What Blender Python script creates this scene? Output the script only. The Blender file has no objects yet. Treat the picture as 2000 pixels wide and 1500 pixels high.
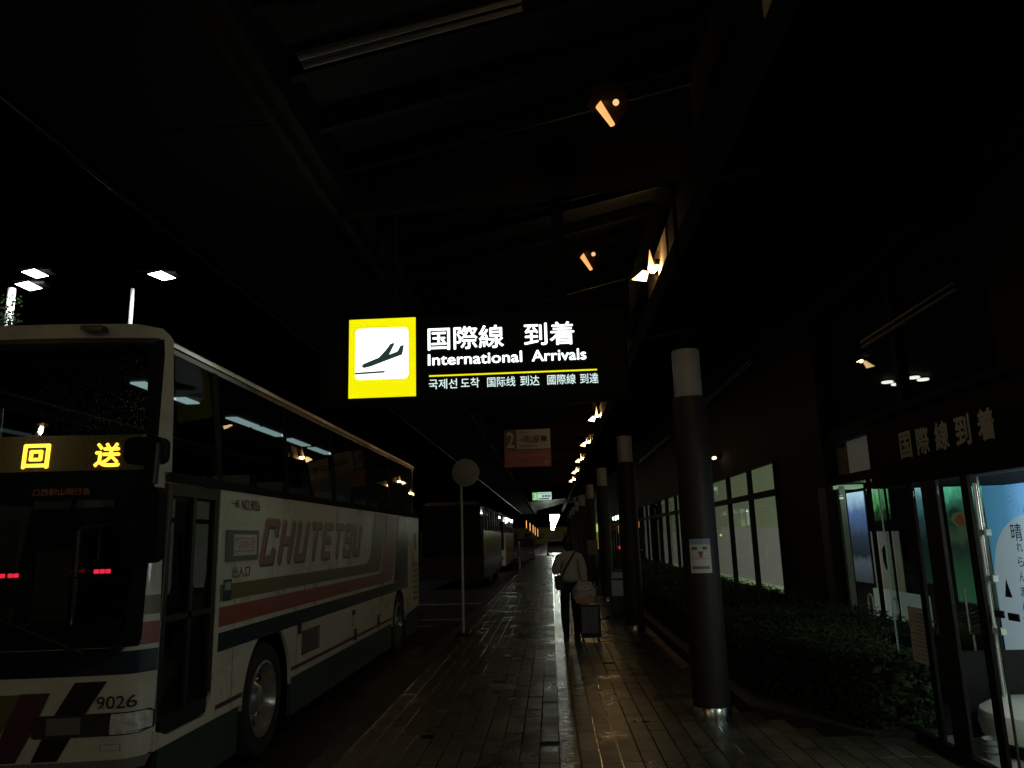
import bpy, bmesh, math, random
from mathutils import Vector, Matrix
random.seed(7)
S = bpy.context.scene
C = S.collection

# ------------------------------------------------------------------ camera, world, exposure
cam = bpy.data.cameras.new('camera'); cam.sensor_width = 36; cam.lens = 27.0
cam.clip_start = 0.05; cam.clip_end = 2000
camo = bpy.data.objects.new('camera', cam); C.objects.link(camo)
R_ = (0.99831201, 0.05027283, -0.02908209); D_ = (-0.03840858, 0.19586815, -0.97987777); F_ = (-0.04356497, 0.97934075, 0.19746844)
camo.matrix_world = Matrix(((R_[0], -D_[0], -F_[0], 0), (R_[1], -D_[1], -F_[1], 0), (R_[2], -D_[2], -F_[2], 1.6), (0, 0, 0, 1)))
S.camera = camo
w = bpy.data.worlds.new('World'); S.world = w; w.use_nodes = True
wn = w.node_tree; bg = wn.nodes['Background']
sky = wn.nodes.new('ShaderNodeTexSky'); sky.sky_type = 'NISHITA'; sky.sun_disc = False
sky.sun_elevation = math.radians(-5); sky.sun_rotation = math.radians(200)
bg.inputs[1].default_value = 0.02
wn.links.new(sky.outputs[0], bg.inputs[0])
S.view_settings.view_transform = 'Standard'; S.view_settings.look = 'None'
S.view_settings.gamma = 1; S.view_settings.exposure = 0; S.view_settings.use_curve_mapping = False
S.cycles.use_denoising = True
S.cycles.max_bounces = 6; S.cycles.transparent_max_bounces = 24; S.cycles.glossy_bounces = 3
S.cycles.sample_clamp_indirect = 4

# ------------------------------------------------------------------ materials
def mat(name, col, rough=0.6, metal=0.0, spec=0.5, emit=None, es=0.0, var=0.0, vscale=6.0, bump=0.0, bscale=40.0, coat=0.0, rvar=0.0):
    m = bpy.data.materials.new(name); m.use_nodes = True; nt = m.node_tree
    b = nt.nodes['Principled BSDF']
    b.inputs['Base Color'].default_value = (*col, 1); b.inputs['Roughness'].default_value = rough
    b.inputs['Metallic'].default_value = metal; b.inputs['Specular IOR Level'].default_value = spec
    b.inputs['Coat Weight'].default_value = coat
    if emit:
        b.inputs['Emission Color'].default_value = (*emit, 1); b.inputs['Emission Strength'].default_value = es
    if var or bump or rvar:
        tc = nt.nodes.new('ShaderNodeTexCoord'); n = nt.nodes.new('ShaderNodeTexNoise')
        n.inputs['Scale'].default_value = vscale; n.inputs['Detail'].default_value = 6; n.inputs['Roughness'].default_value = 0.65
        nt.links.new(tc.outputs['Object'], n.inputs['Vector'])
        if var:
            mr = nt.nodes.new('ShaderNodeMapRange'); mr.inputs['From Min'].default_value = 0.3; mr.inputs['From Max'].default_value = 0.7
            mr.inputs['To Min'].default_value = 1 - var; mr.inputs['To Max'].default_value = 1 + var * 0.4
            mx = nt.nodes.new('ShaderNodeMix'); mx.data_type = 'RGBA'; mx.blend_type = 'MULTIPLY'; mx.inputs[0].default_value = 1
            mx.inputs[6].default_value = (*col, 1)
            nt.links.new(n.outputs['Fac'], mr.inputs['Value']); nt.links.new(mr.outputs[0], mx.inputs[7]); nt.links.new(mx.outputs[2], b.inputs['Base Color'])
        if rvar:
            mr2 = nt.nodes.new('ShaderNodeMapRange'); mr2.inputs['From Min'].default_value = 0.3; mr2.inputs['From Max'].default_value = 0.7
            mr2.inputs['To Min'].default_value = max(0.02, rough - rvar); mr2.inputs['To Max'].default_value = rough + rvar
            nt.links.new(n.outputs['Fac'], mr2.inputs['Value']); nt.links.new(mr2.outputs[0], b.inputs['Roughness'])
        if bump:
            n2 = nt.nodes.new('ShaderNodeTexNoise'); n2.inputs['Scale'].default_value = bscale; n2.inputs['Detail'].default_value = 4
            nt.links.new(tc.outputs['Object'], n2.inputs['Vector'])
            bp = nt.nodes.new('ShaderNodeBump'); bp.inputs['Strength'].default_value = bump; bp.inputs['Distance'].default_value = 0.01
            nt.links.new(n2.outputs['Fac'], bp.inputs['Height']); nt.links.new(bp.outputs[0], b.inputs['Normal'])
    return m

def emat(name, col, st, base=(0.02, 0.02, 0.02)):
    return mat(name, base, 0.5, emit=col, es=st)

def glass(name, tint=(0.8, 0.85, 0.82), ior=1.5, rough=0.0, refl=1.0):
    m = bpy.data.materials.new(name); m.use_nodes = True; nt = m.node_tree; nt.nodes.clear()
    o = nt.nodes.new('ShaderNodeOutputMaterial'); t = nt.nodes.new('ShaderNodeBsdfTransparent'); g = nt.nodes.new('ShaderNodeBsdfGlossy')
    mx = nt.nodes.new('ShaderNodeMixShader')
    # Schlick reflectance, the same from both sides of a thin pane
    ge = nt.nodes.new('ShaderNodeNewGeometry'); dt = nt.nodes.new('ShaderNodeVectorMath'); dt.operation = 'DOT_PRODUCT'
    nt.links.new(ge.outputs['Normal'], dt.inputs[0]); nt.links.new(ge.outputs['Incoming'], dt.inputs[1])
    ab = nt.nodes.new('ShaderNodeMath'); ab.operation = 'ABSOLUTE'; nt.links.new(dt.outputs['Value'], ab.inputs[0])
    om = nt.nodes.new('ShaderNodeMath'); om.operation = 'SUBTRACT'; om.inputs[0].default_value = 1; nt.links.new(ab.outputs[0], om.inputs[1])
    pw = nt.nodes.new('ShaderNodeMath'); pw.operation = 'POWER'; pw.inputs[1].default_value = 5; nt.links.new(om.outputs[0], pw.inputs[0])
    r0 = ((ior - 1) / (ior + 1)) ** 2
    f = nt.nodes.new('ShaderNodeMath'); f.operation = 'MULTIPLY_ADD'; f.inputs[1].default_value = (1 - r0) * refl; f.inputs[2].default_value = r0 * refl; nt.links.new(pw.outputs[0], f.inputs[0])
    t.inputs[0].default_value = (*tint, 1); g.inputs['Roughness'].default_value = rough
    nt.links.new(f.outputs[0], mx.inputs[0]); nt.links.new(t.outputs[0], mx.inputs[1]); nt.links.new(g.outputs[0], mx.inputs[2])
    nt.links.new(mx.outputs[0], o.inputs[0])
    return m

M = {}
M['tile'] = None
def wet_tile(name, seed_mode):
    # wet ceramic paving: tone differs tile by tile (object index / position), film of water varies
    m = bpy.data.materials.new(name); m.use_nodes = True; nt = m.node_tree; b = nt.nodes['Principled BSDF']
    geo = nt.nodes.new('ShaderNodeNewGeometry'); tc = nt.nodes.new('ShaderNodeTexCoord')
    # per-tile cell random
    vm = nt.nodes.new('ShaderNodeVectorMath'); vm.operation = 'DIVIDE'; vm.inputs[1].default_value = (0.15, 0.30, 10)
    fl = nt.nodes.new('ShaderNodeVectorMath'); fl.operation = 'FLOOR'
    ad = nt.nodes.new('ShaderNodeVectorMath'); ad.operation = 'ADD'; ad.inputs[1].default_value = (30.0 + 0.0001, 10.0001, 5)
    wnz = nt.nodes.new('ShaderNodeTexWhiteNoise')
    nt.links.new(geo.outputs['Position'], vm.inputs[0]); nt.links.new(vm.outputs[0], ad.inputs[0]); nt.links.new(ad.outputs[0], fl.inputs[0]); nt.links.new(fl.outputs[0], wnz.inputs['Vector'])
    cr = nt.nodes.new('ShaderNodeValToRGB')
    e = cr.color_ramp.elements; e[0].color = (0.066, 0.059, 0.045, 1); e[1].color = (0.115, 0.108, 0.087, 1)
    k = cr.color_ramp.elements.new(0.5); k.color = (0.083, 0.077, 0.06, 1); k = cr.color_ramp.elements.new(0.8); k.color = (0.092, 0.095, 0.064, 1)
    nt.links.new(wnz.outputs['Value'], cr.inputs[0])
    n = nt.nodes.new('ShaderNodeTexNoise'); n.inputs['Scale'].default_value = 1.3; n.inputs['Detail'].default_value = 7; n.inputs['Roughness'].default_value = 0.6
    nt.links.new(geo.outputs['Position'], n.inputs['Vector'])
    mr = nt.nodes.new('ShaderNodeMapRange'); mr.inputs['From Min'].default_value = 0.33; mr.inputs['From Max'].default_value = 0.67; mr.inputs['To Min'].default_value = 0.6; mr.inputs['To Max'].default_value = 1.15
    nt.links.new(n.outputs['Fac'], mr.inputs['Value'])
    mx = nt.nodes.new('ShaderNodeMix'); mx.data_type = 'RGBA'; mx.blend_type = 'MULTIPLY'; mx.inputs[0].default_value = 1
    nt.links.new(cr.outputs[0], mx.inputs[6]); nt.links.new(mr.outputs[0], mx.inputs[7]); nt.links.new(mx.outputs[2], b.inputs['Base Color'])
    mr2 = nt.nodes.new('ShaderNodeMapRange'); mr2.inputs['From Min'].default_value = 0.35; mr2.inputs['From Max'].default_value = 0.65; mr2.inputs['To Min'].default_value = 0.20; mr2.inputs['To Max'].default_value = 0.50
    nt.links.new(n.outputs['Fac'], mr2.inputs['Value']); nt.links.new(mr2.outputs[0], b.inputs['Roughness'])
    b.inputs['Specular IOR Level'].default_value = 0.5
    n2 = nt.nodes.new('ShaderNodeTexNoise'); n2.inputs['Scale'].default_value = 55; n2.inputs['Detail'].default_value = 5
    nt.links.new(geo.outputs['Position'], n2.inputs['Vector'])
    bp = nt.nodes.new('ShaderNodeBump'); bp.inputs['Strength'].default_value = 0.35; bp.inputs['Distance'].default_value = 0.006
    nt.links.new(n2.outputs['Fac'], bp.inputs['Height']); nt.links.new(bp.outputs[0], b.inputs['Normal'])
    return m
M['tile'] = wet_tile('wet_paving_tile', 0)
M['grout'] = mat('wet_joint', (0.02, 0.019, 0.016), 0.10, spec=0.7, bump=0.15, bscale=25)
M['tactile'] = mat('tactile_block', (0.10, 0.097, 0.07), 0.22, var=0.3, vscale=4, rvar=0.08, bump=0.35, bscale=70)
M['kerb'] = mat('kerb_concrete', (0.07, 0.068, 0.06), 0.85, spec=0.2, var=0.4, vscale=5, bump=0.4, bscale=80)
M['asphalt'] = mat('wet_asphalt', (0.035, 0.035, 0.037), 0.35, var=0.3, vscale=3, bump=0.6, bscale=150, rvar=0.15)
M['soil'] = mat('ground_soil', (0.03, 0.03, 0.025), 0.8, var=0.3, vscale=3)
M['roadpaint'] = mat('road_paint', (0.5, 0.5, 0.48), 0.5, var=0.4, vscale=12)
M['granite'] = mat('brown_granite', (0.034, 0.027, 0.021), 0.5, spec=0.3, var=0.45, vscale=60, rvar=0.08)
M['collar'] = mat('pale_collar', (0.36, 0.38, 0.39), 0.45, var=0.12, vscale=5)
M['chrome'] = mat('brushed_steel', (0.6, 0.6, 0.58), 0.25, 1.0)
M['darksteel'] = mat('dark_painted_steel', (0.010, 0.010, 0.010), 0.6, spec=0.2, var=0.3, vscale=3)
M['beam'] = mat('bronze_painted_steel', (0.016, 0.013, 0.011), 0.6, spec=0.25, var=0.25, vscale=8)
M['soffit'] = mat('soffit_panel', (0.010, 0.011, 0.011), 0.7, spec=0.2, var=0.25, vscale=2)
M['ceil'] = mat('ceiling_metal', (0.007, 0.008, 0.008), 0.7, spec=0.2, var=0.25, vscale=2)
M['gutter'] = mat('weathered_gutter', (0.02, 0.02, 0.02), 0.35, metal=0.8)
M['black'] = mat('black_satin', (0.012, 0.012, 0.013), 0.4)
M['signface'] = mat('unlit_sign_face', (0.004, 0.005, 0.005), 0.6, spec=0.15)
M['rim'] = mat('polished_rim', (0.42, 0.41, 0.40), 0.25, metal=0.6, var=0.35, vscale=9)
M['matteblack'] = mat('matte_black', (0.012, 0.012, 0.013), 0.9, spec=0.1)
M['deepblack'] = mat('deep_black', (0.004, 0.004, 0.004), 0.8, spec=0.1)
M['rubber'] = mat('tyre_rubber', (0.015, 0.015, 0.016), 0.75, bump=0.3, bscale=60)
M['cream'] = mat('bus_cream_paint', (0.68, 0.66, 0.56), 0.32, var=0.16, vscale=2.2, coat=0.3, rvar=0.1)
M['olive'] = mat('olive_stripe', (0.14, 0.13, 0.055), 0.35, var=0.15, vscale=5)
M['red'] = mat('red_stripe', (0.32, 0.075, 0.065), 0.35, var=0.15, vscale=5)
M['pink'] = mat('letter_pink_red', (0.30, 0.115, 0.125), 0.35, var=0.1, vscale=5)
M['purple'] = mat('maroon_stripe', (0.10, 0.03, 0.05), 0.35, var=0.15, vscale=5)
M['navy'] = mat('navy_stripe', (0.02, 0.038, 0.05), 0.25, var=0.2, vscale=5)
M['teal'] = mat('dark_teal_skirt', (0.035, 0.07, 0.065), 0.35, var=0.3, vscale=4)
M['navytext'] = mat('dark_blue_lettering', (0.03, 0.035, 0.07), 0.4)
M['blacktext'] = mat('black_lettering', (0.02, 0.02, 0.02), 0.45)
M['greypl'] = mat('grey_plastic', (0.16, 0.16, 0.15), 0.5)
M['paper'] = mat('white_paper', (0.62, 0.60, 0.56), 0.7, var=0.06, vscale=9)
M['white'] = mat('white_enamel', (0.72, 0.72, 0.68), 0.4, var=0.08, vscale=5)
M['offwhite'] = mat('off_white_cloth', (0.40, 0.40, 0.38), 0.8)
M['seat'] = mat('seat_fabric', (0.05, 0.05, 0.07), 0.85)
M['lens'] = mat('headlamp_lens', (0.85, 0.85, 0.82), 0.15, metal=0.15, var=0.5, vscale=25)
M['lensdark'] = mat('smoked_lamp_lens', (0.05, 0.05, 0.05), 0.12, var=0.5, vscale=25)
M['busglass'] = glass('tinted_bus_glass', (0.50, 0.55, 0.53), 1.6)
M['shield'] = glass('windscreen_glass', (0.55, 0.6, 0.58), 1.55)
M['mattepane'] = glass('smoked_matte_pane', (0.5, 0.55, 0.53), 1.3, 0.05, 0.05)
M['clear'] = glass('clear_glass', (0.86, 0.92, 0.89), 1.45)
M['upglass'] = glass('dark_upper_glass', (0.6, 0.62, 0.6), 1.5)
M['plasticbag'] = glass('clear_plastic_bag', (0.8, 0.8, 0.8), 1.5, 0.22)
def film(name):
    m = bpy.data.materials.new(name); m.use_nodes = True; nt = m.node_tree; b = nt.nodes['Principled BSDF']
    b.inputs['Base Color'].default_value = (.8, .8, .78, 1); b.inputs['Roughness'].default_value = .16; b.inputs['Alpha'].default_value = .42
    n = nt.nodes.new('ShaderNodeTexNoise'); n.inputs['Scale'].default_value = 14; tc = nt.nodes.new('ShaderNodeTexCoord'); nt.links.new(tc.outputs['Object'], n.inputs['Vector'])
    bp = nt.nodes.new('ShaderNodeBump'); bp.inputs['Strength'].default_value = 1; bp.inputs['Distance'].default_value = .06; nt.links.new(n.outputs['Fac'], bp.inputs['Height']); nt.links.new(bp.outputs[0], b.inputs['Normal'])
    return m
M['plasticbag'] = film('crumpled_clear_film')
M['redbag'] = mat('orange_red_shopping', (0.65, 0.27, 0.13), 0.5)
M['leaf'] = mat('hedge_leaf', (0.03, 0.058, 0.018), 0.6, spec=0.3, var=0.5, vscale=5)
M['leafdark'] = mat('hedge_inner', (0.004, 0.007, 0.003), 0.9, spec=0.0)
M['wall'] = mat('dark_wall_tile', (0.006, 0.006, 0.006), 0.75, spec=0.2, var=0.3, vscale=3)
M['graywall'] = mat('grey_wall_panel', (0.17, 0.18, 0.17), 0.5, var=0.1, vscale=3)
M['mullion'] = mat('bronze_aluminium', (0.008, 0.0075, 0.007), 0.7, spec=0.15)
M['intfloor'] = mat('interior_floor', (0.30, 0.29, 0.27), 0.3, var=0.15, vscale=3)
M['intdark'] = mat('interior_dark', (0.02, 0.022, 0.02), 0.7)
M['hair'] = mat('black_hair', (0.008, 0.007, 0.006), 0.5, bump=0.5, bscale=80)
M['skin'] = mat('skin', (0.30, 0.19, 0.14), 0.5)
M['sweater'] = mat('pale_grey_sweater', (0.50, 0.48, 0.44), 0.9, bump=0.5, bscale=90, var=0.1, vscale=12)
M['trousers'] = mat('black_trousers', (0.012, 0.012, 0.014), 0.8)
M['leather'] = mat('black_leather', (0.01, 0.01, 0.01), 0.4)
M['case'] = mat('violet_grey_case', (0.50, 0.47, 0.55), 0.22, metal=0.35)
M['signwhite'] = emat('lit_white_letters', (0.93, 1.0, 1.0), 2.2)
M['signwhite2'] = emat('lit_white_small_letters', (0.80, 1.0, 0.97), 0.95)
M['signyellow'] = emat('lit_yellow_panel', (0.78, 0.74, 0.0), 1.2)
M['signyline'] = emat('lit_yellow_line', (0.9, 0.85, 0.0), 1.0)
M['signdark'] = emat('picto_dark_green', (0.02, 0.045, 0.04), 0.8)
M['amberled'] = emat('amber_led', (1.0, 0.50, 0.03), 3.2)
M['redled'] = emat('red_led', (1.0, 0.02, 0.06), 1.6)
M['halo_back'] = mat('dark_halo_back', (0.03, 0.02, 0.014), 0.9, spec=0.05)
M['plate'] = mat('pale_halo_plate', (0.62, 0.48, 0.34), 0.5, var=0.3, vscale=9)
M['bulb'] = emat('warm_bulb', (1.0, 0.62, 0.25), 170)
M['tubeoff'] = mat('unlit_tube', (0.22, 0.22, 0.225), 0.4)
M['lampface'] = emat('warm_lamp_lens', (1.0, 0.66, 0.30), 5.0)
M['spillglow'] = emat('warm_spill_glow', (1.0, 0.50, 0.16), 1.0, (0.5, 0.4, 0.3))  # emission paints lamp light spilled on the canopy steel and ceiling
M['floodlens'] = emat('floodlight_lens', (1.0, 0.95, 0.92), 12.0)
M['cooltube'] = emat('cool_tube', (0.90, 1.0, 0.82), 48.0)
M['cabintube'] = emat('coach_cabin_tube', (0.86, 1.0, 0.95), 3.0)
M['bustube'] = emat('bus_interior_tube', (0.62, 0.85, 0.88), 0.62)
M['blind_g'] = emat('backlit_blind_green', (0.285, 0.31, 0.185), 0.5, (0.2, 0.2, 0.15))
M['blind_p'] = emat('backlit_blind_grey', (0.29, 0.262, 0.225), 0.62, (0.2, 0.2, 0.18))
M['blind_b'] = emat('backlit_sill_green', (0.34, 0.42, 0.22), 0.75, (0.2, 0.2, 0.15))
M['blind_dim'] = emat('dim_blind', (0.16, 0.18, 0.14), 0.4, (0.1, 0.1, 0.09))

HAZE = 0; LITP = 13; LOBP = 50
# ------------------------------------------------------------------ object helpers
def tag(o, label=None, cat=None, group=None, kind=None):
    if label: o['label'] = label
    if cat: o['category'] = cat
    if group: o['group'] = group
    if kind: o['kind'] = kind
    return o
def thing(name, loc, label, cat, group=None):
    o = bpy.data.objects.new(name, None); C.objects.link(o); o.location = loc; o.empty_display_size = 0.1
    return tag(o, label, cat, group)
def root_of(p):
    while p.parent: p = p.parent
    return p
def link_mesh(name, me, parent=None, loc=None):
    o = bpy.data.objects.new(name, me); C.objects.link(o)
    if parent: o.parent = parent
    if loc is not None: o.location = loc
    return o
class MB:
    """collects geometry in world coordinates"""
    def __init__(s): s.v = []; s.f = []; s.sm = False
    def add(s, vs, fs):
        n = len(s.v); s.v += [tuple(v) for v in vs]; s.f += [tuple(i + n for i in f) for f in fs]; return s
    def box(s, x0, x1, y0, y1, z0, z1):
        vs = [(x, y, z) for x in (x0, x1) for y in (y0, y1) for z in (z0, z1)]
        return s.add(vs, [(0, 1, 3, 2), (4, 6, 7, 5), (0, 4, 5, 1), (2, 3, 7, 6), (0, 2, 6, 4), (1, 5, 7, 3)])
    def cbox(s, x0, x1, y0, y1, z0, z1, c):
        # box with chamfered top edges
        vs = [(x0, y0, z0), (x1, y0, z0), (x1, y1, z0), (x0, y1, z0), (x0, y0, z1 - c), (x1, y0, z1 - c), (x1, y1, z1 - c), (x0, y1, z1 - c),
              (x0 + c, y0 + c, z1), (x1 - c, y0 + c, z1), (x1 - c, y1 - c, z1), (x0 + c, y1 - c, z1)]
        fs = [(3, 2, 1, 0)] + [(i, (i + 1) % 4, 4 + (i + 1) % 4, 4 + i) for i in range(4)] + [(4 + i, 4 + (i + 1) % 4, 8 + (i + 1) % 4, 8 + i) for i in range(4)] + [(8, 9, 10, 11)]
        return s.add(vs, fs)
    def prism(s, pts, a, b, axis):
        """pts 2D outline; axis 'x': pts=(y,z); 'y': pts=(x,z); 'z': pts=(x,y)"""
        def P(p, t): return {'x': (t, p[0], p[1]), 'y': (p[0], t, p[1]), 'z': (p[0], p[1], t)}[axis]
        n = len(pts); vs = [P(p, a) for p in pts] + [P(p, b) for p in pts]
        return s.add(vs, [tuple(range(n))[::-1], tuple(range(n, 2 * n))] + [(i, (i + 1) % n, n + (i + 1) % n, n + i) for i in range(n)])
    def tube(s, a, b, r, r2=None, n=12, cap=True):
        a, b = Vector(a), Vector(b); r2 = r if r2 is None else r2
        d = (b - a).normalized(); u = d.orthogonal().normalized(); v = d.cross(u)
        vs = [a + (u * math.cos(2 * math.pi * i / n) + v * math.sin(2 * math.pi * i / n)) * r for i in range(n)]
        vs += [b + (u * math.cos(2 * math.pi * i / n) + v * math.sin(2 * math.pi * i / n)) * r2 for i in range(n)]
        fs = [(i, (i + 1) % n, n + (i + 1) % n, n + i) for i in range(n)]
        if cap: fs += [tuple(range(n))[::-1], tuple(range(n, 2 * n))]
        return s.add(vs, fs)
    def path(s, pts, r, n=8):
        for a, b in zip(pts[:-1], pts[1:]): s.tube(a, b, r, n=n)
        return s
    def lathe(s, prof, c, axis='z', n=24, caps=(1, 1)):
        """prof list of (r,t) along axis from centre c"""
        c = Vector(c); vs = []
        for r, t in prof:
            for i in range(n):
                a = 2 * math.pi * i / n; p, q = r * math.cos(a), r * math.sin(a)
                vs.append(c + Vector({'z': (p, q, t), 'x': (t, p, q), 'y': (p, t, q)}[axis]))
        fs = [(j * n + i, j * n + (i + 1) % n, (j + 1) * n + (i + 1) % n, (j + 1) * n + i) for j in range(len(prof) - 1) for i in range(n)]
        if caps[0]: fs.append(tuple(range(n))[::-1])
        if caps[1]: fs.append(tuple(range((len(prof) - 1) * n, len(prof) * n)))
        return s.add(vs, fs)
    def ball(s, c, r, n=10, sq=(1, 1, 1)):
        prof = [(max(1e-4, math.cos(t) * r), math.sin(t) * r) for t in [math.pi * (-0.5 + k / n) for k in range(n + 1)]]
        m0 = len(s.v); s.lathe(prof, (0, 0, 0), n=n + 2)
        for i in range(m0, len(s.v)):
            x, y, z = s.v[i]; s.v[i] = (c[0] + x * sq[0], c[1] + y * sq[1], c[2] + z * sq[2])
        return s
    def quad(s, a, b, c, d): return s.add([a, b, c, d], [(0, 1, 2, 3)])
    def mesh(s, name, m, org=(0, 0, 0), smooth=False):
        me = bpy.data.meshes.new(name)
        me.from_pydata([(v[0] - org[0], v[1] - org[1], v[2] - org[2]) for v in s.v], [], s.f)
        if m: me.materials.append(m)
        bm = bmesh.new(); bm.from_mesh(me); bmesh.ops.recalc_face_normals(bm, faces=bm.faces); bm.to_mesh(me); bm.free()
        if smooth: 
            me.shade_smooth()
            try: me.set_sharp_from_angle(angle=math.radians(40))
            except Exception: pass
        return me
    def build(s, name, m, parent=None, label=None, smooth=False, **kw):
        if parent:
            rt = root_of(parent); org = rt.location
            # parts share the root's origin
            o = link_mesh(name, s.mesh(name, m, org, smooth), parent)
        else:
            o = link_mesh(name, s.mesh(name, m, (0, 0, 0), smooth))
        return tag(o, label, **kw)
def box(x0, x1, y0, y1, z0, z1): return MB().box(min(x0, x1), max(x0, x1), min(y0, y1), max(y0, y1), z0, z1)
def copy_tree(o, parent=None):
    c = o.copy(); C.objects.link(c); c.parent = parent
    for ch in list(o.children): copy_tree(ch, c)
    return c
def light(name, loc, power, col, r=0.05, kind='POINT', parent=None, rot=None, spot=None):
    l = bpy.data.lights.new(name, kind); l.energy = power; l.color = col
    l.shadow_soft_size = r
    if spot: l.spot_size = math.radians(spot); l.spot_blend = 0.6
    o = bpy.data.objects.new(name, l); C.objects.link(o)
    if parent:
        o.parent = parent; o.location = Vector(loc) - root_of(parent).location
    else: o.location = loc
    if rot: o.rotation_euler = rot
    return o

def text_mesh(body, bold=0.0, spacing=1.0, shear=0.0):
    cu = bpy.data.curves.new('lettering', 'FONT'); cu.body = body; cu.size = 1; cu.offset = bold; cu.space_character = spacing; cu.shear = shear
    cu.extrude = 0.0; cu.resolution_u = 3
    ob = bpy.data.objects.new('lettering_tmp', cu); C.objects.link(ob)
    bpy.context.view_layer.update()
    dg = bpy.context.evaluated_depsgraph_get()
    me = bpy.data.meshes.new_from_object(ob.evaluated_get(dg))
    vs = [v.co.copy() for v in me.vertices]; fs = [tuple(p.vertices) for p in me.polygons]
    bpy.data.objects.remove(ob); bpy.data.curves.remove(cu); bpy.data.meshes.remove(me)
    return vs, fs
def text(name, body, o, right, up, wd, ht, m, parent, bold=0.0, spacing=1.0, th=0.004, label=None, name_label=None, shear=0.0):
    """lettering fitted in a box: o lower-left corner, right/up unit vectors, given width & height"""
    vs, fs = text_mesh(body, 0.0, spacing, shear)
    x0 = min(v.x for v in vs); x1 = max(v.x for v in vs); y0 = min(v.y for v in vs); y1 = max(v.y for v in vs)
    o = Vector(o); right = Vector(right); up = Vector(up); nrm = right.cross(up)
    P = [o + right * ((v.x - x0) / (x1 - x0) * wd) + up * ((v.y - y0) / (y1 - y0) * ht) for v in vs]
    mb = MB(); kx, kz = wd / (x1 - x0), ht / (y1 - y0)
    cps = [(0, 0)] + ([(bold, 0), (-bold, 0), (0, bold), (0, -bold)] if bold else [])
    for q, (bx, bz) in enumerate(cps): mb.add([p + nrm * (th + .00015 * q) + right * bx * kx + up * bz * kz for p in P], fs)
    rt = root_of(parent); me = bpy.data.meshes.new(name)
    me.from_pydata([p - rt.location for p in mb.v] if False else [tuple(Vector(p) - rt.location) for p in mb.v], [], mb.f); me.materials.append(m)
    ob = link_mesh(name, me, parent)
    return tag(ob, label)
FX = (1, 0, 0); UZ = (0, 0, 1); SY = (0, 1, 0); NY = (0, -1, 0)

def front_text(name, body, x, z, wd, ht, m, off, bold, par):
    ob = text(name, body, (x, 0, z), FX, UZ, wd, ht, m, par, bold=bold, th=0.0)
    org = root_of(par).location
    for v in ob.data.vertices:
        v.co.y += yf(v.co.x + org.x, v.co.z + org.z) - off
    return ob

def skin_mesh(name, pts, edges, rad, m, parent, sub=2, smooth=True, root=0):
    me = bpy.data.meshes.new(name); org = root_of(parent).location
    me.from_pydata([tuple(Vector(p) - org) for p in pts], edges, [])
    ob = bpy.data.objects.new('tmp_skin', me); C.objects.link(ob)
    sk = ob.modifiers.new('s', 'SKIN'); sk.branch_smoothing = 0.6; 
    for i, v in enumerate(me.skin_vertices[0].data):
        r = rad[i]; v.radius = (r, r) if not isinstance(r, tuple) else r
        v.use_root = (i == root)
    sd = ob.modifiers.new('d', 'SUBSURF'); sd.levels = sub; sd.render_levels = sub
    bpy.context.view_layer.update()
    dg = bpy.context.evaluated_depsgraph_get()
    m2 = bpy.data.meshes.new_from_object(ob.evaluated_get(dg)); m2.name = name
    bpy.data.objects.remove(ob)
    m2.materials.clear(); m2.materials.append(m); m2.shade_smooth()
    return link_mesh(name, m2, parent)

# ------------------------------------------------------------------ setting: ground, road, pavement
box(-400, 400, -200, 600, -0.6, -0.215).build('ground', M['soil'], kind='structure')
box(-30, -1.86, -30, 400, -0.212, -0.2).build('road', M['asphalt'], kind='structure')
box(-30, 30, 72, 400, -0.2095, -0.196).build('far_road', M['asphalt'], kind='structure')
rd = bpy.data.objects['road']
for (x0, x1, y, dy) in ((-3.6, -2.0, 18.45, 0.12), (-3.5, -2.6, 17.1, 0.12), (-4.6, -2.0, 22.8, 0.14), (-4.2, -2.0, 44.0, 0.15), (-4.2, -2.0, 46.5, 0.15)):
    box(x0, x1, y, y + dy, -0.199, -0.1965).build('road_marking', M['roadpaint'], rd)
pav = box(-1.70, 1.75, -14, 72, -0.19, -0.0025).build('pavement', M['grout'], kind='structure')
pav2 = box(1.752, 4.05, -14, 6.5, -0.19, -0.0025).build('forecourt_pavement', M['grout'], kind='structure')
TW, TL, G = 0.15, 0.30, 0.009
def tile_xrange(y):
    # hedge bed edge bends away toward the entrance
    if y > 10.5: return 1.68
    if y > 7.6: return 1.68
    if y > 6.5: return 1.68 + (7.6 - y) / 1.1 * 0.55
    return 2.78
cells = []
y = -1.5 * 0 + 3.9
for j in range(int((41 - 3.9) / TL)):
    yy = round(3.9 + j * TL, 4)
    for i in range(-11, 19):
        xx = i * TW
        if 0.0 <= xx < 0.149: continue
        if xx + TW > tile_xrange(yy + TL / 2) + 0.05: continue
        cells.append((xx, yy))
vis = sorted([c for c in cells if c[1] >= 4.7], key=lambda c: c[1] + 0.02 * abs(c[0]))
near = vis[:298]; nearset = set(near)
variants = []
for k in range(6):
    mb = MB(); mb.cbox(G / 2, TW - G / 2, G / 2, TL - G / 2, -0.012, 0, 0.003)
    variants.append(mb.mesh('paving_tile', M['tile']))
for (xx, yy) in near:
    o = link_mesh('paving_tile', random.choice(variants), pav, (xx, yy, random.uniform(-0.0005, 0.0006)))
    o.rotation_euler = (random.gauss(0, 0.004), random.gauss(0, 0.0012), 0)
mb = MB()
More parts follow.
